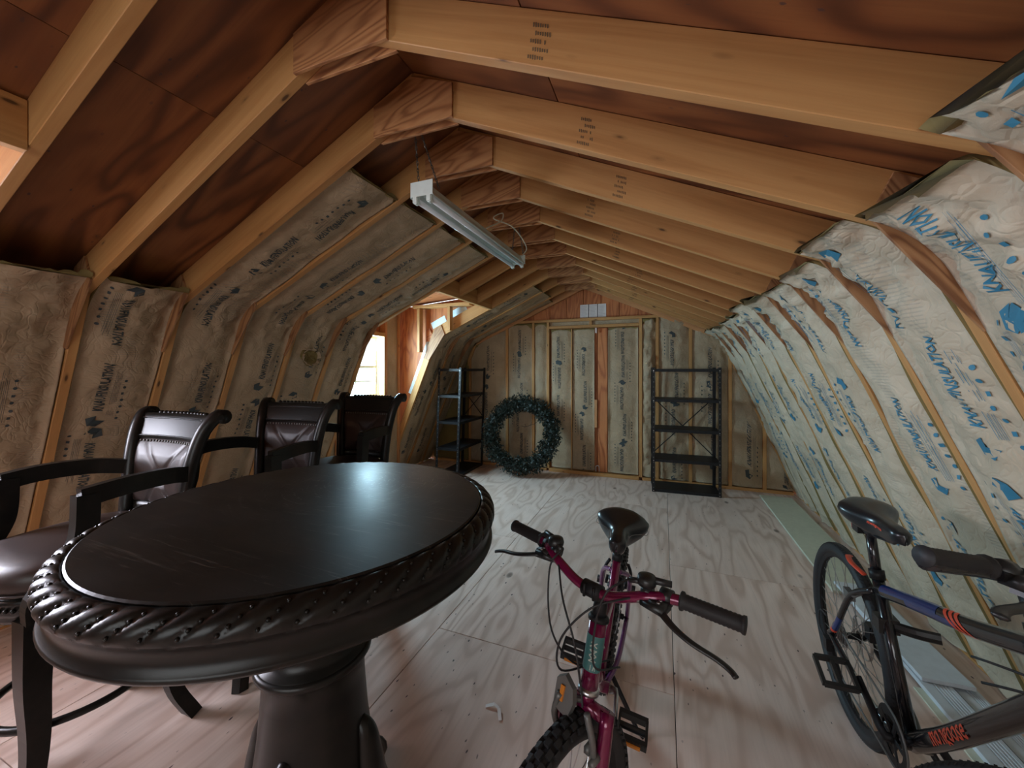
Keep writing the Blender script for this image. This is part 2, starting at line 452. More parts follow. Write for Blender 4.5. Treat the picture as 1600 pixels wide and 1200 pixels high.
for a, b in DORM: deck(-1, 0.64, 0.96, a, b, ceil)
for side in (-1, 1):
    zz = lambda r: RZ + 0.156 + .0145 - SL*r
    for a, b, r1 in (((-2.74, -.62, 1.86), (-.62, .62, .97), (.62, 2.98, 1.86), (2.98, 4.235, .97), (4.235, 5.40, 1.86)) if side < 0 else ((-2.74, 5.40, 1.86),)):
        prism('roof_light_seal', [rw(side, 0.0, zz(0), a), rw(side, r1, zz(r1), a), rw(side, r1, zz(r1), b), rw(side, 0.0, zz(0), b)], V((side*SL*COSU, 0, COSU))*0.006, black_rubber, ceil, (side, 0, -SL), bevel=0)  # unseen slab added above the deck to keep sky light out of the joints
prism('ridge_filler', [rw(-1, .06, RZ+.16, -2.7), rw(1, .06, RZ+.16, -2.7), rw(1, 0.0, RZ+.20, -2.7)], (0, 8.06, 0), roof_ply, ceil)
LW = V((FOOT-KNEE, 0, KZ)); LWl = math.sqrt((FOOT-KNEE)**2+KZ**2)
cu_, su_ = KZ/LWl, (FOOT-KNEE)/LWl
def wall_n(side): return V((-side*cu_, 0, -su_))      # points inward
def wall_sheet(side, y0, y1, parent):
    o = wall_n(side)*-0.092; g = 0.0015
    pts = [rw(side, FOOT, 0, y0+g)+o, rw(side, KNEE, KZ, y0+g)+o, rw(side, KNEE, KZ, y1-g)+o, rw(side, FOOT, 0, y1-g)+o]
    prism('wall_light_seal', [p+o.normalized()*.014+V((0, e, 0)) for p, e in zip(pts, (-.004, -.004, .004, .004))], o.normalized()*.004, black_rubber, parent, (-side*su_, 0, cu_), bevel=0)  # unseen sheet added behind the sheathing, blocks light at its joints
    prism('plywood_sheet', pts, o.normalized()*0.012, red_ply, parent, (-side*su_, 0, cu_), bevel=0.0008)
wl = empty('wall_left', T(CX-FOOT, 0, 0), kind='structure'); wr = empty('wall_right', T(CX+FOOT, 0, 0), kind='structure')
for a, b in ((-2.7, -0.6), (0.6, 1.8), (1.8, 3.0), (4.22, 5.36)): wall_sheet(-1, a, b, wl)
for a, b in ((-2.7, -1.0), (-1.0, 1.4), (1.4, 3.8), (3.8, 5.36)): wall_sheet(1, a, b, wr)
for side, par, segs in ((-1, wl, ((-2.6, -.6), (.6, 3.0), (4.2, 5.24))), (1, wr, ((-2.6, 5.24),))):
    for a, b in segs:
        x0, x1 = sorted((CX+side*(FOOT-0.008), CX+side*(FOOT+.09)))
        box('bottom_plate', x0, x1, a, b, 0.0005, 0.014, pine, par, 'y')
    # eave closure
    for a, b in segs:
        p = rw(side, 1.78, 1.93, a); 
        prism('eave_board', [rw(side, 1.70, 1.80, a), rw(side, 1.83, 1.80, a), rw(side, 1.83, 1.95, a), rw(side, 1.78, 1.97, a)], (0, b-a, 0), red_ply, par, (0, 1, 0))

# gambrel frames
def mitre():
    # intersection of stud outer line and rafter top line (2-D r,z)
    nx, nz = cu_, su_       # outward normal of wall in (r,z)
    a = V((FOOT+nx*0.089, 0+nz*0.089)); d = V((KNEE-FOOT, KZ)).normalized()
    # rafter top: z = RZ - SL r + 0.14/COSU
    t = (RZ+0.14/COSU - SL*a.x - a.y)/(d.y + SL*d.x)
    return a + d*t, a
ORD = {0.6: 'nearest', 1.0: 'second', 1.4: 'third', 1.8: 'fourth', 2.2: 'fifth', 2.6: 'sixth', 3.0: 'seventh', 3.4: 'eighth',
       3.8: 'ninth', 4.2: 'tenth', 4.6: 'eleventh', 5.0: 'last'}
EXTRA = {0.6: 'nearest roof frame in view, crossing the top left corner with a header butting it',
 1.0: 'roof frame whose plywood ridge gusset touches the top edge of the picture',
 1.4: 'roof frame second behind the top edge, wavy-grained ridge gusset in front of the lamp',
 1.8: 'roof frame right behind the near end of the hanging lamp, dull ridge gusset',
 2.2: 'roof frame over the middle of the hanging lamp, swirling grain on its gusset',
 2.6: 'roof frame over the far half of the hanging lamp',
 3.0: 'roof frame standing at the near side of the far dormer window',
 3.4: 'shortened roof frame over the dormer, first of the two cut by the header',
 3.8: 'shortened roof frame over the dormer, second of the two cut by the header',
 4.2: 'roof frame at the far side of the dormer carrying two short upright posts',
 4.6: 'roof frame beside the left shelf unit, next to last before the back wall',
 5.0: 'last roof frame, close in front of the back wall'}
def roof_frame(y):
    vis = y > 0.5
    lab = EXTRA.get(y, None)
    t = empty('roof_frame', T(CX, y, 0), lab or 'roof frame behind the camera, %s from the front wall' % {-2.2:'first',-1.8:'second',-1.4:'third',-1.0:'fourth',-0.6:'fifth',-0.2:'sixth, shortened over the near dormer',0.2:'seventh, shortened over the near dormer'}[y],
              'roof frame', 'gambrel roof frames along the room')
    Mo, Fo = mitre()
    th = V((0, 0.038, 0)); y0 = y-0.019
    cut = any(a+0.1 < y < b-0.1 for a, b in DORM)
    rnd = random.Random(int(y*10)+50)
    for side in (-1, 1):
        rr0 = 0.0015
        if side == -1 and cut:
            rc = 0.89
            pts = [rw(side, rr0, RZ-SL*rr0, y0), rw(side, rc, RZ-SL*rc, y0), rw(side, rc, RZ-SL*rc+0.14/COSU, y0), rw(side, rr0, RZ+0.14/COSU, y0)]
            prism('rafter', pts, th, pine, t, (side, 0, -SL)); continue
        rafter_mat = pine
        pts = [rw(side, rr0, RZ-SL*rr0, y0), rw(side, KNEE, KZ, y0), rw(side, Mo.x, Mo.y, y0), rw(side, rr0, RZ+0.14/COSU, y0)]
        prism('rafter', pts, th, rafter_mat, t, (side, 0, -SL))
        pts = [rw(side, FOOT-0.001, 0.014, y0), rw(side, KNEE, KZ, y0), rw(side, Mo.x, Mo.y, y0), rw(side, Fo.x, 0.014, y0)]
        prism('wall_stud', pts, th, pine, t, (-side*su_, 0, cu_))
        # knee gusset: thin plywood cutting the corner on the face
        def ru(a): return V((KNEE-a*COSU, KZ+a*SL*COSU))          # up the rafter
        def rd(a): return V((KNEE+a*su_, KZ-a*cu_))               # down the stud
        off_r = V((SL*COSU, COSU)); off_s = V((cu_, su_))
        A, B = ru(0.13), rd(0.30)
        poly = [A, V((KNEE-0.012, KZ-0.02)), B, B+off_s*0.085, Mo*0.985+V((0.0, 0.02)), A+off_r*0.13]
        poly = [A, B, B+off_s*0.085, V((Mo.x-.012, Mo.y-.012)), A+off_r*0.13]
        for yy in ((y0-0.0115,) if side == 1 or True else ()):
            prism('knee_gusset', [rw(side, p.x, p.y, yy) for p in poly], (0, 0.011, 0), knee_ply, t, (side*0.5, 0, -0.86), bevel=0.001)
    gz = RZ-SL*0.2
    poly = [(-0.2, gz), (0.2, gz), (0.2, gz+0.140), (0.0, RZ+0.128), (-0.2, gz+0.140)]
    for yy in (y0-0.0125, y0+0.0385):
        prism('ridge_gusset', [V((CX+p, yy, q)) for p, q in poly], (0, 0.0120, 0), gusset_ply, t, (1, 0, 0.25), bevel=0.001)
    # inked grade stamps on the right hand rafter
    if vis:
        mb = MB(); r0 = 0.62+rnd.uniform(-.05, .25)
        for q in range(5):
            for k in range(7):
                if rnd.random() < .15: continue
                rc = r0+(q % 2)*.01+q*0.004+k*0.0065; up = 0.022+q*0.022
                c = rw(1, rc, RZ-SL*rc+up, y0-0.0006)
                h = rnd.uniform(.005, .008)
                mb.add(cbox(c.x, c.y, c.z, 0.0035, 0.0008, h*1.6))
        mb.build('grade_stamp', stamp_ink, t, I4)
    return t
FR = {y: roof_frame(y) for y in FRAMES}

# ------------------------------------------------------------------ insulation batts
LOGO = [(0.0, .35), (.2, 1.05), (.95, 1.2), (1.25, .5), (.72, .48), (.62, -.25)]
TXT = textg('KNAUFINSULATION', 0.060, 0.026, 0.28, 1)
def print_geo():
    vs = []; fs = []
    def add(v, f):
        n = len(vs); vs.extend(v); fs.extend(tuple(i+n for i in q) for q in f)
    s = 0.056
    add([(-.215+a*s, (b-.45)*s) for a, b in LOGO], [tuple(range(6))])
    add([(x*0.54+0.028, y) for x, y, _ in TXT[0]], TXT[1])
    for k in range(7):                                     # pictogram row
        c = -.17+k*.040; h = .0072
        if k % 3 == 1: add([(c-h, -.085-h*.6), (c+h, -.085-h*.6), (c+h, -.085+h), (c-h, -.085+h)], [(0, 1, 2, 3)])
        else:
            add([(c+h*math.cos(a)*1.1, -.085+h*math.sin(a)) for a in [i*PI/4+PI/8 for i in range(8)]], [tuple(range(8))])
    for k in range(5):                                     # lines of small print
        c = -.040-k*.0062
        add([(-.15, c), (.13-.02*(k % 3), c), (.13-.02*(k % 3), c+.0014), (-.15, c+.0014)], [(0, 1, 2, 3)])
    return vs, fs
PG = print_geo()

def batt(label, group, pos, nrm, s0, s1, w, base, bulge, wrk, seed, prints, mat, hand, tearL=0.0, edge=0.0, back=0.085, ds=0.02, name='insulation_batt', inkm=None, topskew=0.0, knee_s=0):
    """pos(um,s) -> point on the stud face plane, nrm(s) inward normal, um in metres 0..w"""
    us = [0, .006, .018] + [.04+.0215*q for q in range(20) if .04+.0215*q < w-.05] + [w-.04, w-.018, w-.006, w]
    us = sorted(set([u for u in us if u <= w] + [w-.04, w-.018, w-.006, w])) if w > .15 else [w*k/9 for k in range(10)]
    ns = max(4, int((s1-s0)/ds)); ss = [s0+(s1-s0)*k/ns for k in range(ns+1)]
    rnd = random.Random(seed); ox = rnd.uniform(0, 90)
    def disp(um, s):
        e = min(um, w-um)/max(w*0.5, .01)
        edgef = max(0, min(1, min(um, w-um)/0.03))
        flange = (1-edgef)*(edge + 0.016*noise.noise(V((ox, s*3.1, 5.0 if um < w/2 else 9.0))))
        body = base + bulge*(1-(1-min(1, e*1.25))**2)
        n1 = noise.noise(V((um*4+ox, s*2.2, 1.3))) * 0.020
        c = 1-abs(noise.noise(V((um*5.5+ox, s*9.0, 7.7))))*2.2
        c2 = 1-abs(noise.noise(V((um*11+s*6+ox, s*5.0-um*5, 3.1))))*2.2
        cr = max(0, c)**3*0.014 + max(0, c2)**4*0.008
        c3 = 1-abs(noise.noise(V((um*16-s*7+ox, s*10.0+um*9, 11.1))))*2.4
        kn = math.exp(-((s-knee_s)/.22)**2) if knee_s else 0
        cr += max(0, c3)**2.2*0.006*(1+1.5*kn) + kn*(max(0, c2)**2*0.018)
        return flange*1.0 + (body + wrk*(n1 + cr))*edgef
    def P(um, s, extra=0.0):
        sk = s
        if topskew and s > s1-0.35: sk = s + topskew*(um/w-.5)*(s-(s1-.35))/.35
        return pos(um, sk) + nrm(sk)*(disp(um, s)+extra)
    nu = len(us); vs = []; fs = []; mi = []
    for s in ss:
        wob = 0
        for u in us: vs.append(P(u, s))
    for i in range(ns):
        for j in range(nu-1): fs.append((i*nu+j, i*nu+j+1, (i+1)*nu+j+1, (i+1)*nu+j)); mi.append(0)
    def G(um, s, ex):
        # point on the actual paper mesh (bilinear), lifted by ex
        i = min(ns-1, max(0, int((s-s0)/(s1-s0)*ns))); ft = (s-s0)/(s1-s0)*ns-i
        j = 0
        while j < nu-2 and us[j+1] < um: j += 1
        fu = (um-us[j])/(us[j+1]-us[j])
        a, b, c, d = vs[i*nu+j], vs[i*nu+j+1], vs[(i+1)*nu+j], vs[(i+1)*nu+j+1]
        p = (a*(1-fu)+b*fu)*(1-ft)+(c*(1-fu)+d*fu)*ft
        return p + nrm(s)*ex
    b0 = len(vs)
    for s in ss:
        sk = s
        if topskew and s > s1-0.35: sk = s + topskew*(s-(s1-.35))/.35*0
        inset = .010
        pk = min(1, max(0, (s1-s)/.16))**.6; bk = back*pk - .012*(1-pk)
        vs.append(pos(inset, s) - nrm(s)*bk); vs.append(pos(w-inset, s) - nrm(s)*bk)
    for i in range(ns):
        a, b = b0+2*i, b0+2*i+2
        fs.append((i*nu, (i+1)*nu, b, a)); mi.append(1)
        fs.append((i*nu+nu-1, a+1, b+1, (i+1)*nu+nu-1)); mi.append(1)
        fs.append((a, b, b+1, a+1)); mi.append(1)
    fs.append(tuple(range(nu)) + (b0+1, b0)); mi.append(1)
    fs.append(tuple(ns*nu+j for j in range(nu-1, -1, -1)) + (b0+2*ns, b0+2*ns+1)); mi.append(1)
    c = pos(w/2, (s0+s1)/2)
    M = T(*c)
    Mi = M.inverted()
    o = obj(name, [Mi @ v for v in vs], fs, [mat, fibre], None, M, True, mi)
    tag(o, label, 'insulation batt', group)
    # printing follows the paper
    if prints:
        for (uc, sc_, d) in prints:
            pv = []
            for a, b in PG[0]:
                s = sc_+d*a; um = uc + d*hand*b
                s = min(max(s, s0+.004), s1-.004); um = min(max(um, .012), w-.012)
                pv.append(Mi @ G(um, s, 0.0038))
            obj('printed_lettering', pv, PG[1], inkm or ink, o, M)
    return o

def prof(side):
    """inner line as function of arc length from the foot; rounded at the knee"""
    F = V((CX+side*FOOT, 0, 0.0)); K = V((CX+side*KNEE, 0, KZ)); d1 = (K-F).normalized(); d2 = V((-side*COSU, 0, SL*COSU))
    rad = 0.14
    def p(s):
        if s < LWl-rad: return F+d1*s
        if s > LWl+rad: return K+d2*(s-LWl)
        t = (s-(LWl-rad))/(2*rad); A = K-d1*rad; B = K+d2*rad
        return A*(1-t)**2 + K*2*t*(1-t) + B*t*t
    def nr(s):
        e = 0.01; a = p(s-e); b = p(s+e); d = (b-a).normalized()
        n = V((d.z, 0, -d.x)); return n if n.x*side < 0 else -n
    return p, nr
PL, NL = prof(-1); PR, NR = prof(1)
def side_batt(side, k, y0, y1, s0, s1, label, prints, **kw):
    p, nr = (PL, NL) if side < 0 else (PR, NR)
    g = 0.021
    ya, yb2 = y0+g, y1-g-(.009 if side > 0 else .004)
    pos = lambda um, s: p(s)+V((0, ya+um, 0))
    d = dict(base=-0.050, bulge=0.038, wrk=.85, edge=-0.012) if side < 0 else dict(base=-0.030, bulge=0.040, wrk=.95, edge=.002, back=.05)
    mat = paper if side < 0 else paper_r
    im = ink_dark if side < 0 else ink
    d.update(kw)
    return batt(label, 'paper-faced batts on the %s side' % ('left' if side < 0 else 'right'), pos, nr, s0, s1, yb2-ya, d['base'], d['bulge'], d['wrk'], k*7+3*side+11, prints, mat, -1 if side < 0 else 1,
                edge=d['edge'], inkm=im, knee_s=LWl, topskew=d.get('topskew', 0), back=d.get('back', .085))
BN = {0.6: 'second', 1.0: 'third', 1.4: 'fourth', 1.8: 'fifth', 2.2: 'sixth', 2.6: 'seventh', 3.0: 'eighth', 3.4: 'ninth', 3.8: 'tenth', 4.2: 'eleventh', 4.6: 'twelfth', 5.0: 'thirteenth', .2: 'first'}
# left side
LBL = {0.6: 'shaded kraft batt at the left edge, ragged dark top under bare roof boards',
 1.0: 'kraft batt behind the nearest bar chair, bare plywood above its top',
 1.4: 'long kraft batt above the second bar chair, rising from wall to ridge',
 1.8: 'kraft batt above and left of the third bar chair, peeling flange up on the slope',
 2.2: 'kraft batt with a ragged hole torn in it at knee height',
 2.6: 'kraft batt curving up just left of the far dormer window',
 4.2: 'kraft batt just right of the dormer, behind the left shelf unit',
 4.6: 'kraft batt in the far left corner behind the left shelf unit'}
rp = random.Random(3)
for y0 in (-1.0, 0.2-1.6, 0.6, 1.0, 1.4, 1.8, 2.2, 2.6, 4.2, 4.6):
    full = y0 >= 1.4
    s1 = LWl + (1.40 if full else 0.16)
    pr = []
    s = 0.35 + rp.random()*.2; d = 1
    while s < s1-.2:
        pr.append((0.10 if d > 0 else 0.25, s, d)); pr[-1] = (rp.choice((.13, .22)), s, d)
        s += rp.uniform(.40, .62); d = -d
    y1 = y0+.4 if y0 != 4.6 else 5.0
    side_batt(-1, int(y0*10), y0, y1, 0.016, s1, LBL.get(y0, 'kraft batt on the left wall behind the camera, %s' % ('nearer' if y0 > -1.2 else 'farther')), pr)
side_batt(-1, 77, 5.0, YB-.01, 0.016, LWl+1.35, 'narrow kraft batt filling the last gap against the back wall, left side', [])
# right side
RBL = {-.6: 'pale batt on the right wall beside the camera', -.2: 'pale batt on the right wall, second one ahead of the camera position',
 0.2: 'pale batt at the right edge, folded tip in the top right corner',
 0.6: 'pale batt at the upper right with large clear blue lettering below the tip',
 1.0: 'pale batt with white folded tip and blue lettering under the third roof frame',
 1.4: 'pale crumpled batt behind the blue bicycle handlebar',
 1.8: 'pale batt behind the blue bicycle saddle',
 2.2: 'pale batt just above the blue bicycle rear wheel',
 2.6: 'brightly lit batt at the middle of the right wall, near side',
 3.0: 'brightly lit batt at the middle of the right wall, far side',
 3.4: 'right wall batt just beyond the brightly lit ones', 3.8: 'right wall batt fourth from the back corner',
 4.2: 'right wall batt third from the back corner', 4.6: 'right wall batt second from the back corner'}
for y0 in (-1.4, -1.0, -.6, -.2, .2, .6, 1.0, 1.4, 1.8, 2.2, 2.6, 3.0, 3.4, 3.8, 4.2, 4.6):
    s1 = LWl+.15+rp.uniform(-.03, .05)
    pr = []; s = s1-.26; d = -1
    while s > .25:
        pr.append((rp.choice((.16, .24)) if d < 0 else rp.choice((.13, .2)), s, d))
        s -= rp.uniform(.38, .50) if y0 < 1.8 else rp.uniform(.5, .66); d = -d if rp.random() < .7 else d
    if y0 == .6: pr = [(.17, s1-.20, -1), (.2, s1-.62, -1), (.15, s1-1.1, 1), (.22, s1-1.6, -1)]
    if y0 == 1.0: pr = [(.20, s1-.22, 1), (.19, s1-.58, -1), (.14, s1-1.05, 1), (.22, s1-1.5, -1)]
    side_batt(1, int(y0*10)+200, y0, y0+.4, 0.016, s1, RBL.get(y0, 'pale batt on the right wall behind the camera, %s' % ('nearer' if y0 > -1.2 else 'farther')), pr, topskew=rp.uniform(.02, .07))
side_batt(1, 99, 5.0, YB-.01, 0.016, LWl+.2, 'narrow pale batt filling the last gap against the back wall, right side', [])

# torn hole on the sixth batt: ragged paper flaps around a dark fibre patch
hp = PL(LWl-.30)+NL(LWl-.3)*.012
hb = empty('torn_insulation', T(hp.x, 2.38, hp.z), 'ragged dark tear in the kraft paper left of the dormer', 'tear')
mb = MB(); rr = random.Random(5)
rings = []
for k, (rad, h) in enumerate(((.085, .0), (.07, .022), (.045, .018), (.01, .004))):
    ring = []
    for j in range(14):
        a = 2*PI*j/14; q = rad*(1+rr.uniform(-.2, .2))
        ring.append(V((h+rr.uniform(-.004, .006), q*math.cos(a), q*.8*math.sin(a))))
    rings.append(ring)
mb.add(loftg(rings)); mb.build('fibre_patch', fibre, hb)
mb = MB()
for j in range(11):
    a = 2*PI*j/11+rr.uniform(-.2, .2); c = V((0.012, .07*math.cos(a), .058*math.sin(a))); t = V((0, -math.sin(a), math.cos(a)))
    o = V((0, math.cos(a), math.sin(a)))
    p = [c-t*.022, c+t*.022, c+t*.014+o*.02+V((.03, 0, 0)), c-t*.01+o*.012+V((.038, 0, 0))]
    mb.add((p+[q+V((.002, 0, 0))-o*.002 for q in p], [(0,1,2,3),(7,6,5,4),(0,4,5,1),(1,5,6,2),(2,6,7,3),(3,7,4,0)]))
mb.build('paper_flap', paper, hb)

# ------------------------------------------------------------------ back wall
bw = empty('wall_back', T(CX, YB, 0), kind='structure')
def inz(r):       # inner height of the profile at distance r from centre
    return RZ-SL*r if r <= KNEE else max(0.0, KZ*(FOOT-r)/(FOOT-KNEE))
def outz(r): return (RZ+.15-SL*r) if r <= 1.78 else max(0.0, KZ*(FOOT+.12-r)/(FOOT-KNEE)+.02)
yo = YB+0.094
pts = [V((CX+sx*r, yo, outz(r))) for sx, r in ((-1, 2.55), (-1, 1.78), (-1, 0.0001), (1, 1.78), (1, 2.55))]
prism('plywood_sheet', [V((CX-2.56, yo, -.02)), *pts[0:], V((CX+2.56, yo, -.02))], (0, .012, 0), red_ply, bw, (0, 0, 1))
DX0, DX1 = pxx(856, YB), pxx(1001, YB)     # door jamb positions
HZ = 2.125; HD = 2.03
studs = [pxx(p, YB) for p in (676, 734, 792, 833)] + [DX0, DX1] + [pxx(p, YB) for p in (1027, 1079, 1141, 1195)]
for i, x in enumerate(studs):
    r = abs(x-CX)
    top = min(HZ-.02, inz(r)+.10) if DX0-.25 <= x <= pxx(1028, YB)+.05 else inz(r)+.10
    top = min(top, outz(r)-.03)
    box('wall_stud', x-.019, x+.019, YB, YB+.089, .039, top, pine, bw, 'z')
x0, x1 = pxx(779, YB), pxx(1030, YB)
box('header_plate', x0, x1, YB-.005, YB+.089, HZ-.019, HZ+.019, pine, bw, 'x')
box('bottom_plate', CX-2.40, DX0-.02, YB, YB+.089, 0, .038, pine, bw, 'x')
box('bottom_plate', DX1+.02, CX+2.40, YB, YB+.089, 0, .038, pine, bw, 'x')
# gable frame members against the wall
for side in (-1, 1):
    y0 = YB-.01
    p = [rw(side, .0015, RZ-.03, y0), rw(side, KNEE-.01, KZ-.025, y0), rw(side, KNEE+.02, KZ+.06, y0), rw(side, .0015, RZ+.075, y0)]
    prism('rafter', p, (0, .038, 0), pine_red, bw, (side, 0, -SL))
    p = [rw(side, FOOT-.03, .039, y0), rw(side, KNEE-.01, KZ-.025, y0), rw(side, KNEE+.07, KZ, y0), rw(side, FOOT+.05, .039, y0)]
    prism('wall_stud', p, (0, .038, 0), pine, bw, (-side*su_, 0, cu_))
# gable plywood boards above the header (grooved siding)
gx = [-0.92, -.74, -.5, -.26, -.02, .22, .46, .70, .92]
for a, b in zip(gx[:-1], gx[1:]):
    g = .003
    zt = lambda r: RZ-.03-SL*abs(r)+.06
    pl = [V((CX+a+g, YB+.06, HZ+.02)), V((CX+b-g, YB+.06, HZ+.02)), V((CX+b-g, YB+.06, zt(b)))]
    if a < 0 < b: pl.append(V((CX, YB+.06, zt(0))))
    pl.append(V((CX+a+g, YB+.06, zt(a))))
    prism('gable_board', pl, (0, .012, 0), red_ply, bw, (0, 0, 1), bevel=.002)
# pages taped to the gable
pw = empty('posted_sheets', T(pxx(927, YB+.05), YB+.055, 2.23), 'strip of three white printed pages pinned on the reddish gable', 'paper')
px0, px1 = pxx(906, YB+.05), pxx(947.5, YB+.05); wd = (px1-px0)/3
for k in range(3):
    a = px0+k*wd+.004; b = px0+(k+1)*wd-.004
    pg = box('page', a, b, YB+.053, YB+.055, 2.155, 2.335, sheet_paper, pw, 'x', .0002)
    m2 = MB()
    rr = random.Random(k)
    for q in range(14): m2.add(boxg(a+.01, b-.01-rr.random()*.03, YB+.0523, YB+.0529, 2.17+q*.011, 2.1725+q*.011))
    m2.build('print_lines', grey_line, pg, I4, kind='stuff')
for k in (1, 2): box('dark_divider', px0+k*wd-.004, px0+k*wd+.004, YB+.051, YB+.054, 2.153, 2.338, black_metal, pw, 'z', .0002)

# batts on the back wall
def flat_batt(label, x0, x1, z0, z1, seed, group='paper-faced batts on the back wall', pr=None, y=YB, slope=False, capped=False, **kw):
    w = x1-x0
    def tp(um):
        if not slope: return z1
        return min(HZ-.03 if capped else 9, inz(abs(x0+um-CX))+.09)
    pos = lambda um, s: V((x0+um, y, z0+(s-z0)*(tp(um)-z0)/(z1-z0))); nr = lambda s: V((0, -1, 0))
    if pr is None:
        rr = random.Random(seed); pr = []; s = z0+rr.uniform(.15, .35); d = rr.choice((1, -1))
        while s < z1-.15:
            pr.append((w*.5+rr.uniform(-.02, .02)+(.02 if d > 0 else -.02), s, d)); s += rr.uniform(.33, .5); d = -d
    return batt(label, group, pos, nr, z0, z1, w, kw.get('base', -.035), kw.get('bulge', .03), kw.get('wrk', .8), seed, pr if w > .2 else [], kw.get('mat', paper), -1,
                edge=kw.get('edge', -.015), back=.05, inkm=ink_dark, ds=.03)
SX = studs
def zt_(xa, xb): return min(inz(abs(xa-CX)), inz(abs(xb-CX)))
names = ['back wall batt half hidden behind the left shelf unit', 'back wall batt between the left shelf unit and the wreath',
         'back wall batt seen through the wreath', 'narrow back wall batt left of the door opening']
seg = [(SX[0], SX[1]), (SX[1], SX[2]), (SX[2], SX[3]), (SX[3], SX[4])]
for i, (a, b) in enumerate(seg):
    flat_batt(names[i], a+.021, b-.021, .05, min(zt_(a, b), HZ-.03), 40+i, slope=True, capped=(a > pxx(775, YB)))
seg = [(SX[5], SX[6]), (SX[6], SX[7]), (SX[7], SX[8]), (SX[8], SX[9])]
names = ['narrow crumpled batt between door opening and right shelf unit', 'back wall batt behind the left half of the right shelf unit',
         'back wall batt behind the right half of the right shelf unit', 'back wall batt between right shelf unit and right wall']
for i, (a, b) in enumerate(seg):
    flat_batt(names[i], a+.021, b-.021, .05, min(zt_(a, b), HZ-.03), 50+i, wrk=2.2 if i == 0 else 1, slope=True, capped=(i == 0))
flat_batt('small dim batt at the foot of the far right corner', SX[9]+.021, CX+FOOT+.02, .05, .6, 61, slope=True)
flat_batt('small dim batt at the foot of the far left corner', CX-FOOT-.02, SX[0]-.021, .05, .75, 62, slope=True)
# crumpled foil-like flap beside the door
# ------------------------------------------------------------------ double door
dr = empty('door_1', T((DX0+DX1)/2, YB, 0), kind='structure')
box('door_head', DX0+.02, DX1-.02, YB, YB+.089, HD-.019, HD+.019, pine, dr, 'x')
box('door_sill', DX0+.02, DX1-.02, YB-.02, YB+.089, 0.0, .045, pine, dr, 'x')
box('header_infill', DX0+.02, DX1-.02, YB+.03, YB+.05, HD+.02, HZ-.02, paper, dr, 'x')
box('cripple_stud', -.93, -.892, YB, YB+.089, HD+.02, HZ-.02, pine, dr, 'z')
cxa, cxb = pxx(930, YB), pxx(949, YB)
cm = pxx(893, YB)
box('door_leaf', DX0+.022, cxa+.02, YB+.064, YB+.080, .046, HD-.02, red_ply, dr, 'z')
box('door_leaf', cxa+.026, DX1-.022, YB+.064, YB+.080, .046, HD-.02, red_ply, dr, 'z')
box('door_stile', cxa+.03, cxb-.005, YB+.035, YB+.062, .05, HD-.03, red_ply, dr, 'z')
box('door_stile', cxa-.01, cxa+.024, YB+.010, YB+.062, .65, 1.03, pine_red, dr, 'z')
box('door_mullion', cm-.008, cm+.008, YB+.0, YB+.062, .05, HD-.03, pine, dr, 'z')
ltc = MB(); ltc.add(cbox(cxa+.01, YB+.0, HD-.06, .02, .012, .07)); ltc.add(cbox(cxa+.018, YB-.006, HD-.075, .008, .012, .05))
ltc.build('door_latch', steel, dr, I4)
ltc = MB(); ltc.add(tubeg(catmull([(cxa+.01, YB+.0, .06), (cxa+.012, YB-.02, .13), (cxa+.05, YB-.02, .14), (cxa+.055, YB, .06)], 5), .006, 8))
ltc.build('door_latch', steel, dr, I4)
flat_batt('slim batt on the left leaf of the back door', DX0+.04, cm-.012, .06, HD-.03, 71, y=YB+.02, base=-.02, bulge=.02, wrk=.5, pr=[(.11, 1.72, 1), (.12, 1.35, -1), (.11, .9, 1)])
flat_batt('wide batt on the left leaf of the back door, curled edge', cm+.012, cxa-.012, .06, HD-.03, 72, y=YB+.02, base=-.02, bulge=.022, wrk=.5, edge=.004)
flat_batt('batt on the right leaf of the back door', cxb+.006, DX1-.03, .06, HD-.03, 73, y=YB+.02, base=-.02, bulge=.02, wrk=.5, edge=.002)
# front wall behind the camera, its wide window opening added to let fill light in
fw = empty('wall_front', T(CX, -2.6, 0), kind='structure')
box('siding_board', -3.6, -1.70, -2.62, -2.60, 0, 2.3, red_ply, fw, 'z'); box('siding_board', .70, 1.6, -2.62, -2.60, 0, 2.2, red_ply, fw, 'z')
box('siding_board', -1.698, .698, -2.62, -2.60, 0, .75, red_ply, fw, 'z'); box('siding_board', -1.698, .698, -2.62, -2.60, 2.35, 2.75, red_ply, fw, 'z')
w3 = empty('window_3', T(-.5, -2.61, 1.55), kind='structure')  # unseen window, added to house the fill light
box('window_pane', -1.69, .69, -2.614, -2.610, .76, 2.34, glass, w3)
for xx in (-1.66, -.5, .66): box('window_frame', xx-.03, xx+.03, -2.63, -2.60, .76, 2.34, white_vinyl, w3, 'z')

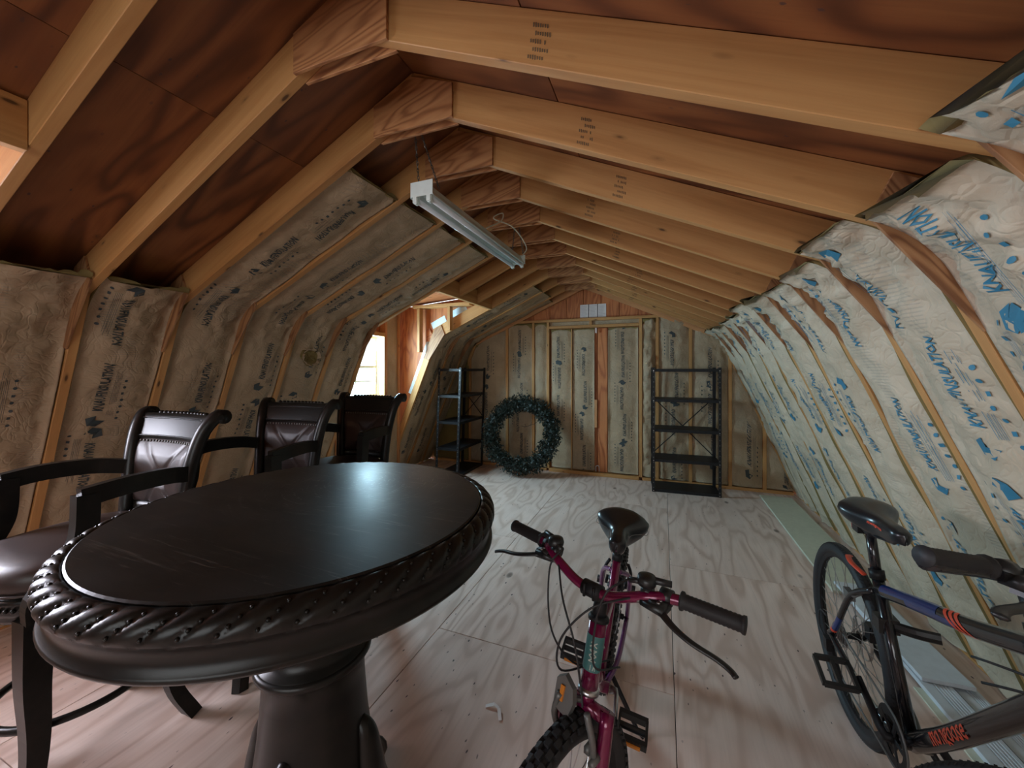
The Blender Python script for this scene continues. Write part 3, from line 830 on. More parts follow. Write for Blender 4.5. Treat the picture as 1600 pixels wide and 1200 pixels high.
# ------------------------------------------------------------------ dormers
def dormer(n, y0, y1, wy0, wy1, far):
    d = empty('wall_dormer' if n == 1 else 'wall_dormer.001', T(-3.2, (y0+y1)/2, 0), kind='structure')
    XW = -3.22; ZW0, ZW1 = 1.11, 1.85
    WX = CX-.89
    # header across the cut rafters
    hz = RZ-SL*.89
    prism('header_beam', [V((WX-.041, y0+.02, hz-.02)), V((WX-.002, y0+.02, hz-.02)), V((WX-.002, y0+.02, hz+.14)), V((WX-.041, y0+.02, hz+.157))], (0, y1-y0-.04, 0), pine, d, (0, 1, 0))
    # sheathing round the window
    X0 = XW-.092
    for a, b, c, e in ((y0-.0, y1+.0, 0, ZW0-.012), (y0, y1, ZW1+.012, 2.27), (y0, wy0-.012, ZW0-.01, ZW1+.01), (wy1+.012, y1, ZW0-.01, ZW1+.01)):
        box('plywood_sheet', X0-.012, X0, a, b, c, e, red_ply, d, 'z')
    for yy in (y0+.019, wy0-.045, wy1+.045, y1-.042):
        box('wall_stud', XW-.089, XW, yy-.019, yy+.019, .04, 2.20, pine_red, d, 'z')
    box('top_plate', XW-.089, XW, y0+.0, y1-.02, 2.20, 2.238, pine, d, 'y')
    box('bottom_plate', XW-.089, XW, y0+.0, y1-.02, 0.0, .038, pine, d, 'y')
    box('sill_rail', XW-.089, XW, wy0-.025, wy1+.025, ZW0-.05, ZW0-.012, pine, d, 'y'); box('head_rail', XW-.089, XW, wy0-.025, wy1+.025, ZW1+.012, ZW1+.05, pine, d, 'y')
    # jamb liners
    for a, b, c, e, g in ((wy0-.012, wy0, ZW0, ZW1, 'z'), (wy1, wy1+.012, ZW0, ZW1, 'z'), (wy0-.012, wy1+.012, ZW0-.012, ZW0, 'y'), (wy0-.012, wy1+.012, ZW1, ZW1+.012, 'y')):
        box('window_jamb', X0-.01, XW+.006, a, b, c, e, pine, d, g)
    # dormer ceiling
    g = .002
    prism('dormer_roof_sheet', [V((CX-.93, y0-.0, 2.36)), V((XW-.1, y0-.0, 2.245)), V((XW-.1, y1+.02, 2.245)), V((CX-.93, y1+.02, 2.36))], (0, 0, .012), red_ply, d, (1, 0, .05), bevel=.001)
    # cheeks
    for yy, s in ((y0-.022, -1), (y1+.021, 1)):
        pl = [V((CX-.90, yy, 2.355)), V((CX-.90, yy, 2.27)), V((CX-1.735, yy, 1.89)), V((CX-2.17, yy, .86)), V((XW-.10, yy, .50)), V((XW-.10, yy, 2.243))]
        prism('plywood_sheet', pl, (0, .011*s, 0), red_ply, d, (0.05, 0, 1), bevel=.001)
    # window
    w = empty('window_%d' % n, T(X0-.03, (wy0+wy1)/2, ZW0), kind='structure')
    xa, xbx = X0-.055, X0-.012
    fr = .032; zm = (ZW0+ZW1)/2-.005
    box('window_frame', xa, xbx, wy0, wy0+fr, ZW0, ZW1, white_vinyl, w, 'z'); box('window_frame', xa, xbx, wy1-fr, wy1, ZW0, ZW1, white_vinyl, w, 'z')
    box('window_frame', xa, xbx, wy0+fr, wy1-fr, ZW0, ZW0+fr, white_vinyl, w, 'y'); box('window_frame', xa, xbx, wy0+fr, wy1-fr, ZW1-fr, ZW1, white_vinyl, w, 'y')
    box('meeting_rail', xa-.0, xbx+.004, wy0+fr, wy1-fr, zm-.016, zm+.016, white_vinyl, w, 'y')
    ym = (wy0+wy1)/2; yth = [wy0+fr+(wy1-wy0-2*fr)*t for t in (1/2.,)]
    for (za, zb) in ((ZW0+fr, zm-.016), (zm+.016, ZW1-fr)):
        zc = (za+zb)/2; ys = [wy0+fr]+yth+[wy1-fr]
        for yy in yth: box('muntin', X0-.040, X0-.028, yy-.009, yy+.009, za, zb, white_vinyl, w, 'z', .001)
        box('muntin', X0-.0395, X0-.0285, wy0+fr, wy1-fr, zc-.009, zc+.009, white_vinyl, w, 'y', .001)
        for ya, yb2 in zip(ys[:-1], ys[1:]):
            for q, r in ((za, zc), (zc, zb)):
                box('window_pane', X0-.036, X0-.033, ya, yb2, q, r, glass, w, 'y', 0.0)
    if far:
        # short posts standing on the tenth frame, plates and pale flashing strips
        for px in (657, 704):
            x = pxx(px, 4.14); r = abs(x-CX)
            zb = inz(r)-.01 if r < KNEE else 1.66
            box('short_post', x-.019, x+.019, 4.092, 4.166, zb, 2.215, pine, d, 'z')
        box('cheek_plate', pxx(648, 4.14), pxx(736, 4.14), 4.092, 4.218, 2.217, 2.255, pine, d, 'x')
        def r_out(a): return V((KNEE-a*COSU, KZ+a*SL*COSU))+V((SL*COSU, COSU))*.150
        for a, b in ((-.02, .20), (.27, .52)):
            p, q = r_out(a), r_out(b); u = V((SL*COSU, COSU))*.085
            prism('flashing_strip', [rw(-1, p.x, p.y, 4.2185), rw(-1, q.x, q.y, 4.2185), rw(-1, q.x+u.x, q.y+u.y, 4.2185), rw(-1, p.x+u.x, p.y+u.y, 4.2185)], (0, .0015, 0), flash_white, d, (1, 0, .4), bevel=0)
        p = V((KNEE+.06*su_, KZ-.06*cu_))+V((cu_, su_))*.097; q = V((KNEE+.82*su_, KZ-.82*cu_))+V((cu_, su_))*.097; u = V((cu_, su_))*.055
        prism('flashing_strip', [rw(-1, p.x, p.y, 4.2185), rw(-1, q.x, q.y, 4.2185), rw(-1, q.x+u.x, q.y+u.y, 4.2185), rw(-1, p.x+u.x, p.y+u.y, 4.2185)], (0, .0015, 0), flash_white, d, (0, 0, 1), bevel=0)
    # batts round the window
    nmx = 'far' if far else 'near'
    def dbatt(label, a, b, z0, z1, seed):
        pos = lambda um, s: V((XW, a+um, s)); nr = lambda s: V((1, 0, 0))
        batt(label, 'batts round the dormer windows', pos, nr, z0, z1, b-a, -.035, .02, .7, seed, [], paper, -1, edge=-.02, back=.05, ds=.03, inkm=ink_dark)
    dbatt('batt strip below the %s dormer window' % nmx, wy0-.02, wy1+.02, .045, ZW0-.055, 80+n)
    dbatt('narrow batt strip right of the %s dormer window' % nmx, wy1+.067, y1-.064, .045, 2.19, 84+n)
    dbatt('narrow batt strip left of the %s dormer window' % nmx, y0+.04, wy0-.067, .045, 2.19, 88+n)
    return d
dormer(1, 3.0, 4.2, 3.17, 3.86, True)
dormer(2, -.6, .6, -.50, .36, False)
# ------------------------------------------------------------------ pub table
tb = empty('pub_table', T(-0.8795, 0.7776, 0) @ Matrix.Diagonal((1, 1, 1.022, 1)), 'round dark pub table with rope-carved rim and scratched top', 'table')
R0 = 0.486
top = latheg([(0.0005, 1.040), (R0-.040, 1.040), (R0-.0385, 1.0675), (R0-.042, 1.0705), (0.0005, 1.0705)], 120, caps=False)
obj('tabletop', top[0], top[1], dark_top, tb)
# carved rim: lathe displaced by slanted swells
def rim_section(t):
    # t 0..1 from inner top edge over the shoulder to the lower lip
    if t < .12: return V((R0-.037, 1.060+t/.12*.008))
    a = (t-.12)/.88*PI*0.62
    return V((R0-.035+.035*math.sin(a)*1.0, 1.068-.032*(1-math.cos(a))))
NU, NV, NL_ = 960, 13, 57
vs = []; fs = []
for i in range(NU):
    th = 2*PI*i/NU
    for j in range(NV):
        t = j/(NV-1); p = rim_section(t)
        ph = (th*NL_/(2*PI) + t*1.5) % 1.0
        env = max(0.0, math.sin(PI*min(1, max(0, (t-.12)/.86))))**.5
        if ph < .30: h = -.0045*math.sin(PI*ph/.30)**.6
        else: h = .0018*math.sin(PI*(ph-.30)/.70)**.7
        a = max(0, (t-.12)/.88*PI*.62)
        n = V((math.sin(a), math.cos(a)))
        p = p+n*h*env
        vs.append(V((p.x*math.cos(th), p.x*math.sin(th), p.y)))
    
for i in range(NU):
    for j in range(NV-1):
        a = i*NV+j; b = ((i+1) % NU)*NV+j
        fs.append((a, b, b+1, a+1))
n0 = len(vs)
for i in range(NU):
    th = 2*PI*i/NU
    for r, z in ((R0-.012, 1.026), (R0-.039, 1.024)): vs.append(V((r*math.cos(th), r*math.sin(th), z)))
for i in range(NU):
    k = (i+1) % NU
    fs.append((i*NV+NV-1, k*NV+NV-1, n0+2*k, n0+2*i)); fs.append((n0+2*i, n0+2*k, n0+2*k+1, n0+2*i+1)); fs.append((n0+2*i+1, n0+2*k+1, k*NV, i*NV))
rim = obj('carved_rim', vs, fs, dark_wood, tb, smooth=True)
mb = MB()
for k in range(NL_):
    for q in range(4):
        t = .30+q*.165; ph = .15
        th = (k+ph-t*1.5)/NL_*2*PI
        p = rim_section(t); a = (t-.12)/.88*PI*.62
        p = p+V((math.sin(a), math.cos(a)))*(-.0025)
        mb.add(ballg((p.x*math.cos(th), p.x*math.sin(th), p.y), .0036, 6, 4))
mb.build('carved_beads', dark_wood, rim, WM[tb], True, kind='stuff')
ap = latheg([(R0-.060, 1.030), (R0-.008, 1.030), (R0-.004, 1.026), (R0-.006, 1.021), (R0-.011, 1.018), (R0-.013, .984), (R0-.007, .979), (R0-.005, .973), (R0-.009, .967), (R0-.06, .967)], 96, caps=False)
obj('apron', ap[0], ap[1], dark_wood, tb, smooth=True)
un = latheg([(0.001, .972), (R0-.055, .972), (R0-.055, 1.02), (.001, 1.02)], 64, caps=False)
obj('underframe', un[0], un[1], dark_wood, tb)
col = latheg([(0.001, .975), (.125, .975), (.125, .970), (.112, .965), (.112, .90), (.112, .72), (.120, .700), (.134, .694), (.140, .680), (.134, .665), (.124, .655),
              (.126, .60), (.134, .50), (.150, .38), (.168, .28), (.172, .16), (.165, .10), (.001, .10)], 56, caps=False)
obj('pedestal', col[0], col[1], dark_wood, tb, smooth=True)
ring = tubeg([(.132*math.cos(a), .132*math.sin(a), .680) for a in [2*PI*i/56 for i in range(56)]], .0125, 10, closed=True)
obj('turned_ring', ring[0], ring[1], dark_wood, tb, smooth=True)
for k in range(4):
    a = math.radians(18+90*k)
    path = catmull([(.118, 0, .50), (.140, 0, .47), (.150, 0, .40), (.168, 0, .31), (.215, 0, .20), (.29, 0, .115), (.36, 0, .06), (.39, 0, .045)], 5)
    rad = [(.018+.030*min(1, i/14), .020+.016*min(1, i/10)) for i in range(len(path))]
    rad = [(b, a_) for a_, b in rad]
    g = tubeg(path, rad, 12)
    M = WM[tb] @ Matrix.Rotation(a, 4, 'Z')
    ft = obj('carved_foot', g[0], g[1], dark_wood, tb, M, True)
    mb = MB()
    mb.add(tubeg(catmull([(.150, .022, .44), (.185, .030, .33), (.24, .032, .22), (.33, .03, .12)], 5), .008, 7))
    mb.add(tubeg(catmull([(.150, -.022, .44), (.185, -.030, .33), (.24, -.032, .22), (.33, -.03, .12)], 5), .008, 7))
    mb.add(ballg((.385, 0, .034), (.042, .036, .034), 12, 8))
    mb.build('scroll_carving', dark_wood, ft, M, True)

# ------------------------------------------------------------------ bar chairs
def stile_path(sx):
    return catmull([(sx*.185, .205, .60), (sx*.188, .218, .75), (sx*.195, .232, .90), (sx*.208, .250, 1.03), (sx*.226, .278, 1.14), (sx*.245, .312, 1.20), (sx*.252, .340, 1.215)], 5)
def bar_chair(M, label):
    t = empty('bar_chair', M, label, 'chair', 'dark bar chairs along the left wall')
    # cushion: domed rounded square
    def sup(a, r, n=2.9):
        c, s = math.cos(a), math.sin(a)
        k = (abs(c)**n+abs(s)**n)**(-1/n); return r*k*c, r*k*s
    rings = []
    for r, z in ((.225, .71), (.246, .718), (.256, .740), (.256, .765), (.248, .788), (.225, .804), (.17, .815), (.09, .821), (.01, .823)):
        rings.append([V((*sup(2*PI*j/40, r), z)) for j in range(40)])
    g = loftg(rings); cu = obj('seat', g[0], g[1], leather, t, M, True)
    pp = tubeg([(*sup(2*PI*j/48, .2545), .723) for j in range(48)], .0045, 6, closed=True); obj('piping', pp[0], pp[1], leather, cu, M, True)
    rings = []
    for r, z in ((.19, .625), (.235, .628), (.240, .640), (.238, .650), (.246, .656), (.250, .668), (.250, .690), (.256, .698), (.252, .710), (.19, .710)):
        rings.append([V((*sup(2*PI*j/40, r), z)) for j in range(40)])
    g = loftg(rings); sf = obj('seat_frame', g[0], g[1], dark_wood, t, M, True)
    mb = MB()
    for j in range(84):
        x, y = sup(2*PI*(j+.5)/84, .252); mb.add(ballg((x, y, .679), .0072, 6, 4))
    mb.build('carved_trim', dark_wood, sf, M, True, kind='stuff')
    for sx in (-1, 1):
        for sy in (-1, 1):
            path = catmull([(sx*.185, sy*.185, .645), (sx*.192, sy*.192, .45), (sx*.185, sy*.185, .28), (sx*.190, sy*.195, .14), (sx*.222, sy*.235 if sy < 0 else sy*.25, .0)], 5)
            rad = [.036-.0135*min(1, i/(len(path)*.7)) for i in range(len(path))]
            g = tubeg(path, rad, 4); v = [(p.x, p.y, max(0, p.z)) for p in g[0]]
            obj('leg', v, g[1], dark_wood, t, M)
    g = tubeg([(.222*math.cos(a), .222*math.sin(a), .275) for a in [2*PI*i/48 for i in range(48)]], .0125, 8, closed=True)
    obj('foot_ring', g[0], g[1], dark_wood, t, M, True)
    # back
    bk = MB()
    for sx in (-1, 1):
        P = stile_path(sx)
        g = tubeg(P, [(.030, .027)]*len(P), 10); bk.add(g)
        bk.add(tubeg([(sx*.229, .342, 1.208), (sx*.275, .342, 1.208)], [.031, .030], 14))     # scroll end
    bk.build('back_frame', dark_wood, t, M, True)
    def cr(x, z):                 # concave back surface y at (x,z)
        return .205+.0+ (.014+(z-.75)*.10 + max(0, z-1.0)**1.6*.62) + .030*(1-(x/.24)**2)
    def panel(z0, z1, w0, w1, off, thick, nx=12, nz=6, fn=None):
        vs = []; fs = []
        for sgn in (0, 1):
            for i in range(nz+1):
                z = z0+(z1-z0)*i/nz; w_ = w0+(w1-w0)*i/nz
                for j in range(nx+1):
                    x = -w_+2*w_*j/nx; y = cr(x, z)+off+(thick if sgn else 0)
                    if fn and not sgn: y -= fn(x/w_, (z-z0)/(z1-z0))
                    vs.append((x, y, z))
        q = (nx+1)*(nz+1)
        for i in range(nz):
            for j in range(nx):
                a = i*(nx+1)+j; fs.append((a, a+1, a+nx+2, a+nx+1)); fs.append((q+a, q+a+nx+1, q+a+nx+2, q+a+1))
        for j in range(nx): fs.append((j, q+j, q+j+1, j+1)); a = nz*(nx+1)+j; fs.append((a, a+1, q+a+1, q+a))
        for i in range(nz):
            a = i*(nx+1); fs.append((a, a+nx+1, q+a+nx+1, q+a)); a += nx; fs.append((a, q+a, q+a+nx+1, a+nx+1))
        return vs, fs
    g = panel(1.105, 1.212, .232, .258, -.016, .036, 14, 6); rl = obj('top_rail', g[0], g[1], dark_wood, t, M, True)
    mb = MB()
    for k in range(13):
        x = -.155+.31*k/12; mb.add(ballg((x, cr(x, 1.212)+.004, 1.213), (.0125, .012, .0095), 8, 5))
    for z in (1.118, 1.192): mb.add(tubeg([(x, cr(x, z)-.018, z) for x in [-.215+.43*q/12 for q in range(13)]], .0035, 6))
    mb.build('rope_carving', dark_wood, rl, M, True, kind='stuff')
    g = panel(.795, .835, .185, .190, -.010, .026, 12, 2); obj('lower_rail', g[0], g[1], dark_wood, t, M, True)
    def tuft(u, v):
        d = math.hypot(u, (v-.42)*1.5); e = min(1-abs(u), v, 1-v)
        crease = math.exp(-((abs(u)-abs(v-.42)*1.25)/.06)**2)*.010*(1-min(1, d*.7))
        return .022*min(1, max(0, e)*4)**.6 - .016*math.exp(-(d/.16)**2) - crease
    g = panel(.835, 1.108, .172, .205, -.004, .020, 44, 40, tuft); pn = obj('back_cushion', g[0], g[1], leather, t, M, True)
    zc = .835+.273*.42; b = ballg((0, cr(0, zc)-.015, zc), (.014, .009, .014), 12, 6); obj('tuft_button', b[0], b[1], leather, pn, M, True)
    mb = MB()
    for k in range(20):
        x = -.175+.35*k/19; mb.add(ballg((x, cr(x, 1.095)-.014, 1.095), (.0058, .004, .0058), 6, 4))
    mb.build('nail_heads', grey_metal, pn, M, True, kind='stuff')
    for sx in (-1, 1):
        P = catmull([(sx*.205, .232, .985), (sx*.245, .13, 1.005), (sx*.268, .0, 1.010), (sx*.266, -.115, 1.000)], 6)
        g = tubeg(P, [(.030, .017)]*len(P), 4); arm = obj('armrest', g[0], g[1], dark_wood, t, M)
        P = catmull([(sx*.266, -.100, 1.010), (sx*.266, -.104, .90), (sx*.264, -.118, .84), (sx*.258, -.160, .765), (sx*.252, -.200, .72), (sx*.246, -.200, .66)], 5)
        g = tubeg(P, [(.020, .030)]*len(P), 4); obj('arm_post', g[0], g[1], dark_wood, arm, M)
    return t
ZS = Matrix.Diagonal((1, 1, 1.03, 1))
bar_chair(T(-2.06, .765, 0) @ Matrix.Rotation(math.radians(2), 4, 'Z') @ ZS, 'dark bar chair nearest the camera, its seat at the left edge behind the table')
bar_chair(T(-2.02, 1.375, 0) @ Matrix.Rotation(math.radians(6), 4, 'Z') @ ZS, 'dark bar chair in the middle of the three beside the left wall')
bar_chair(T(-2.00, 1.96, 0) @ Matrix.Rotation(math.radians(4), 4, 'Z') @ ZS, 'dark bar chair farthest along the left wall, below the dormer window')

# ------------------------------------------------------------------ steel shelf units
def shelf_unit(M, label, W, D, H, brace):
    """local x width, y depth, front at y=0"""
    t = empty('shelf_unit', M, label, 'shelf', 'black steel shelf units')
    e, th = .032, .003
    for x, sx in ((0, 1), (W, -1)):
        for y, sy in ((0, 1), (D, -1)):
            mb = MB(); mb.add(boxg(min(x, x+sx*e), max(x, x+sx*e), min(y, y+sy*th), max(y, y+sy*th), 0, H))
            mb.add(boxg(min(x, x+sx*th), max(x, x+sx*th), min(y+sy*th, y+sy*e), max(y+sy*th, y+sy*e), 0, H))
            p = mb.build('post', black_metal, t, M)
            hb_ = MB()
            for k in range(24):
                hz_ = .05+k*(H-.1)/23
                hb_.add(cbox(x+sx*e*.55, y-sy*.0006, hz_, .008, .001, .014))
            hb_.build('post_slots', grey_metal, p, M, kind='stuff')
    for k in range(5):
        z = .035+(H-.05)*k/4
        mb = MB(); i = .0045
        mb.add(boxg(i, W-i, i, D-i, z-.003, z))
        mb.add(boxg(i, W-i, i, i+.002, z-.034, z-.003)); mb.add(boxg(i, W-i, D-i-.002, D-i, z-.034, z-.003))
        mb.add(boxg(i, i+.002, i, D-i, z-.034, z-.003)); mb.add(boxg(W-i-.002, W-i, i, D-i, z-.034, z-.003))
        s = mb.build('shelf', black_metal, t, M)
        bl = MB()
        for x in (.018, W-.018): bl.add(tubeg([(x, -.004, z-.02), (x, .003, z-.02)], .0055, 6))
        bl.build('bolt', steel, s, M, kind='stuff')
    z0, z1 = .035+(H-.05)*brace[0]/4, .035+(H-.05)*brace[1]/4
    for a, b in (((.02, z0), (W-.02, z1)), ((W-.02, z0), (.02, z1))):
        o = 0.0 if a[0] < .1 else .004
        g = tubeg([(a[0], D-.010+o*2, a[1]), (b[0], D-.010+o*2, b[1])], .006, 6); obj('cross_brace', g[0], g[1], black_metal, t, M)
    return t
SH = Matrix(((1, 0, .045, 0), (0, 1, 0, 0), (0, 0, 1, 0), (0, 0, 0, 1)))
# left unit stands end-on: its local x runs along the room
Ml = T(-2.90, 5.19, 0) @ Matrix.Rotation(math.radians(-90), 4, 'Z')
def shelf_left():
    t = shelf_unit(T(-2.865, 4.46, 0) @ Matrix(((1,0,0,0),(0,1,0,0),(0,0,1,0),(0,0,0,1))), 'tall black steel shelf unit seen end-on in the far left corner', .35, .74, 1.465, (2, 3))
    for c in t.children:
        for g in [c]+list(c.children):
            for v in g.data.vertices: v.co.x += .050*v.co.z/1.465*1.0
    for z0, z1, a, b in ((2, 4, .02, .72), (2, 4, .72, .02), (0, 2, .02, .72)):
        H = 1.465; za, zb = .035+(H-.05)*z0/4, .035+(H-.05)*z1/4
        g = tubeg([(.352+.034*za, a, za), (.352+.034*zb, b, zb)], [(.0015, .0075)]*2, 4); 
    return t
shelf_left()
Mr = T(-.115, 4.83, 0) @ Matrix.Rotation(math.radians(3.5), 4, 'Z')
shelf_unit(Mr, 'black steel shelf unit standing face-on against the back wall, right of the door', .735, .36, 1.465, (1, 3))
# ------------------------------------------------------------------ wreath
def wreath():
    c = V((-1.785, 4.79, 0)); R = .43; tilt = math.radians(-17)
    M = T(c.x, c.y, .012) @ Matrix.Rotation(math.radians(8), 4, 'Z') @ Matrix.Rotation(tilt, 4, 'X')
    t = empty('wreath', M, 'large dark green artificial wreath leaning on the back wall', 'wreath')
    zc = R+.135
    rw_ = random.Random(11)
    g = tubeg([(R*math.cos(a), 0, zc+R*math.sin(a)) for a in [2*PI*i/40 for i in range(40)]], .012, 6, closed=True)
    obj('wire_ring', g[0], g[1], twig, t, M)
    g = tubeg([(R*math.cos(a), 0.01, zc+R*math.sin(a)) for a in [2*PI*i/60 for i in range(60)]], [.066+.012*math.sin(i*2.3) for i in range(60)], 8, closed=True)
    obj('moss_core', g[0], g[1], leaf_a, t, M, kind='stuff')
    vs = []; fs = []; mi = []
    for k in range(7800):
        a = rw_.uniform(0, 2*PI); b = rw_.uniform(0, 2*PI)
        base = V((R*math.cos(a), 0, zc+R*math.sin(a)))
        rad = V((math.cos(a), 0, math.sin(a))); tg = V((-math.sin(a), 0, math.cos(a)))
        o = rad*math.cos(b)+V((0, 1, 0))*math.sin(b)
        clump = .82+.5*noise.noise(V((math.cos(a)*4, math.sin(a)*4, b)))
        rr = rw_.uniform(.05, .142)*clump
        p = base+o*rr
        d = (o*rw_.uniform(.2, 1)+tg*rw_.uniform(-1, 1)+V((rw_.uniform(-.6, .6), rw_.uniform(-.6, .6), rw_.uniform(-.6, .6)))).normalized()
        s = d.cross(V((rw_.uniform(-1, 1), rw_.uniform(-1, 1), rw_.uniform(-1, 1)))).normalized()
        L = rw_.uniform(.022, .045); W = L*rw_.uniform(.16, .34); nn = d.cross(s)*.004
        n = len(vs)
        vs += [p, p+d*L*.5+s*W+nn, p+d*L, p+d*L*.5-s*W+nn]
        fs.append((n, n+1, n+2, n+3)); mi.append(1 if rw_.random() < .25 else 0)
    # keep everything above the floor and off the wall
    out = []
    for p in vs:
        q = M @ p
        q.z = max(.003, q.z); q.y = min(q.y, YB-.012)
        out.append(M.inverted() @ q)
    obj('foliage', out, fs, [leaf_a, leaf_b], t, M, midx=mi, kind='stuff')
    for k in range(46):
        a = rw_.uniform(0, 2*PI); base = V((R*math.cos(a), -.06, zc+R*math.sin(a))); inn = V((math.cos(a), 0, math.sin(a)))*rw_.choice((-1, 1, 1))
    P = catmull([(R*math.cos(.75), -.03, zc+R*math.sin(.75)), (.20, -.03, zc+.155), (.13, -.025, zc+.125), (.06, -.02, zc+.10), (.0, -.02, zc+.11)], 5)
    mb = MB(); mb.add(tubeg(P, .0035, 5)); mb.add(tubeg([(.13, -.025, zc+.125), (.145, -.03, zc+.165)], .0025, 5)); mb.add(tubeg([(.07, -.02, zc+.102), (.05, -.03, zc+.135)], .0025, 5))
    mb.build('bare_twig', twig, t, M)
wreath()

# ------------------------------------------------------------------ hanging tube lamp
def lamp():
    X, Y0, Y1, Z = -1.005, 1.455, 2.68, 2.235
    M = T(X, (Y0+Y1)/2, Z); L = (Y1-Y0)/2
    t = empty('tube_lamp', M, 'unlit white twin-tube shop lamp hanging on chains under the ridge', 'lamp')
    W = .060
    def sect(y): return [(-W, y, -.008), (-W, y, -.004), (-.034, y, .030), (-.024, y, .055), (.024, y, .055), (.034, y, .030), (W, y, -.004), (W, y, -.008), (.031, y, .024), (.010, y, .018), (.0, y, -.004), (-.010, y, .018), (-.031, y, .024)]
    g = loftg([sect(-L), sect(L)]); obj('reflector', g[0], g[1], white_enamel, t, M)
    for s in (-1, 1):
        mb = MB(); mb.add(boxg(-.058, .058, s*(L+.001)-.002, s*(L+.001)+.002, -.004, .062)); mb.add(boxg(-.046, -.026, s*(L+.001)-.002, s*(L+.001)+.002, -.03, -.004)); mb.add(boxg(.026, .046, s*(L+.001)-.002, s*(L+.001)+.002, -.03, -.004))
        for x in (-.036, .036):
            mb.add(cbox(x, s*(L-.012), -.010, .024, .018, .034)); mb.add(tubeg([(x, s*(L-.002), -.022), (x, s*(L-.022), -.022)], .013, 10))
        mb.build('end_cap', white_enamel, t, M)
    for x in (-.036, .036):
        g = tubeg([(x, -L+.022, -.014), (x, L-.022, -.014)], .0125, 12); obj('lamp_tube', g[0], g[1], tube_glass, t, M, True)
    def chain(name, p0, p1):
        p0, p1 = V(p0), V(p1); d = p1-p0; n = max(3, int(d.length/.015)); mb = MB()
        for i in range(n):
            c = p0+d*((i+.5)/n); dd = d.normalized(); u = dd.orthogonal().normalized()
            u = Matrix.Rotation(i*PI/2, 3, dd) @ u; h = d.length/n*.68
            loop = [c+dd*(h*math.cos(a))+u*(.0042*math.sin(a)) for a in [2*PI*q/8 for q in range(8)]]
            mb.add(tubeg(loop, .0014, 4, closed=True))
        mb.build(name, chain_m, t, M, kind='stuff')
    zt = RZ-.06-Z
    for yy, dx in ((-L+.03, -.03), (L-.03, .01)):
        top_ = (dx, yy-.05 if yy < 0 else yy-.02, zt+.10); 
        chain('hanging_chain', top_, (-.035, yy, .056)); chain('hanging_chain', top_, (.040, yy+.05, .056))
    P = catmull([(.03, .0, .055), (.05, .18, .16), (.01, .30, .26), (-.02, .22, .20), (.06, .36, .18), (.09, .55, .10), (.03, .62, .055)], 8)
    g = tubeg(P, .004, 6); obj('power_cord', g[0], g[1], cord_m, t, M, True)
lamp()

# ------------------------------------------------------------------ boards on the floor at the right
wb = box('painted_board', 1.03, 1.335, 3.08, 5.10, .001, .019, cream_board, None, 'y', .0015)
tag(wb, 'long cream painted board flat on the floor by the right wall', 'board')
b2 = box('painted_board', -.095, .095, -.42, .42, .030, .048, white_board, None, 'y', .0015)
b2.matrix_basis = T(1.175, 2.74, 0) @ Matrix.Rotation(math.radians(3), 4, 'Z') @ b2.matrix_basis; WM[b2] = b2.matrix_basis.copy()
tag(b2, 'short white board lying on top of the white trim pieces', 'board')
def trim(label, x0, x1, y0, y1, z0, z1, rot=0, grooves=5, m=white_board):
    c = V(((x0+x1)/2, (y0+y1)/2, 0)); M = T(*c) @ Matrix.Rotation(rot, 4, 'Z'); hw = (x1-x0)/2; hl = (y1-y0)/2
    sec = [(-hw, z0), (hw, z0), (hw, z1)]
    for k in range(grooves):
        x = hw*.75-k*hw*.22; sec += [(x, z1), (x-.002, z1-.004), (x-.006, z1-.004), (x-.008, z1)]
    sec += [(-hw, z1)]
    g = loftg([[(x, -hl, z) for x, z in sec], [(x, hl, z) for x, z in sec]])
    o = obj('trim_board', g[0], g[1], m, None, M); tag(o, label, 'board'); return o
trim('wide grooved white trim board on the floor under the blue bicycle', 1.10, 1.215, 1.15, 3.0, .0085, .0285, .02)
trim('narrow grooved white trim board nearest the right wall', 1.228, 1.315, 1.2, 3.02, .0005, .017, .02, 4)
trim('thin cream strip under the edge of the white trim', 1.075, 1.14, 1.1, 2.3, .0005, .008, .015, 0, cream_board)
# scraps on the floor
mb = MB()
P = [V((x-.35, y+.17, z)) for x, y, z in ((-.36, 1.33, .002), (-.325, 1.345, .010), (-.300, 1.335, .008), (-.275, 1.29, .003))]
for a, b, c in ((P[0], P[1], .008), (P[1], P[2], .006), (P[2], P[3], .007)):
    d = (b-a).normalized(); s = V((-d.y, d.x, 0))*c
    q = [a-s, b-s, b+s, a+s]; mb.add((q+[x+V((0, 0, .0012)) for x in q], [(0,3,2,1), (4,5,6,7), (0,1,5,4), (1,2,6,5), (2,3,7,6), (3,0,4,7)]))
o = mb.build('paper_scrap', sheet_paper, None, I4); tag(o, 'small bent scrap of white paper on the floor between table pedestal and magenta bicycle', 'scrap')
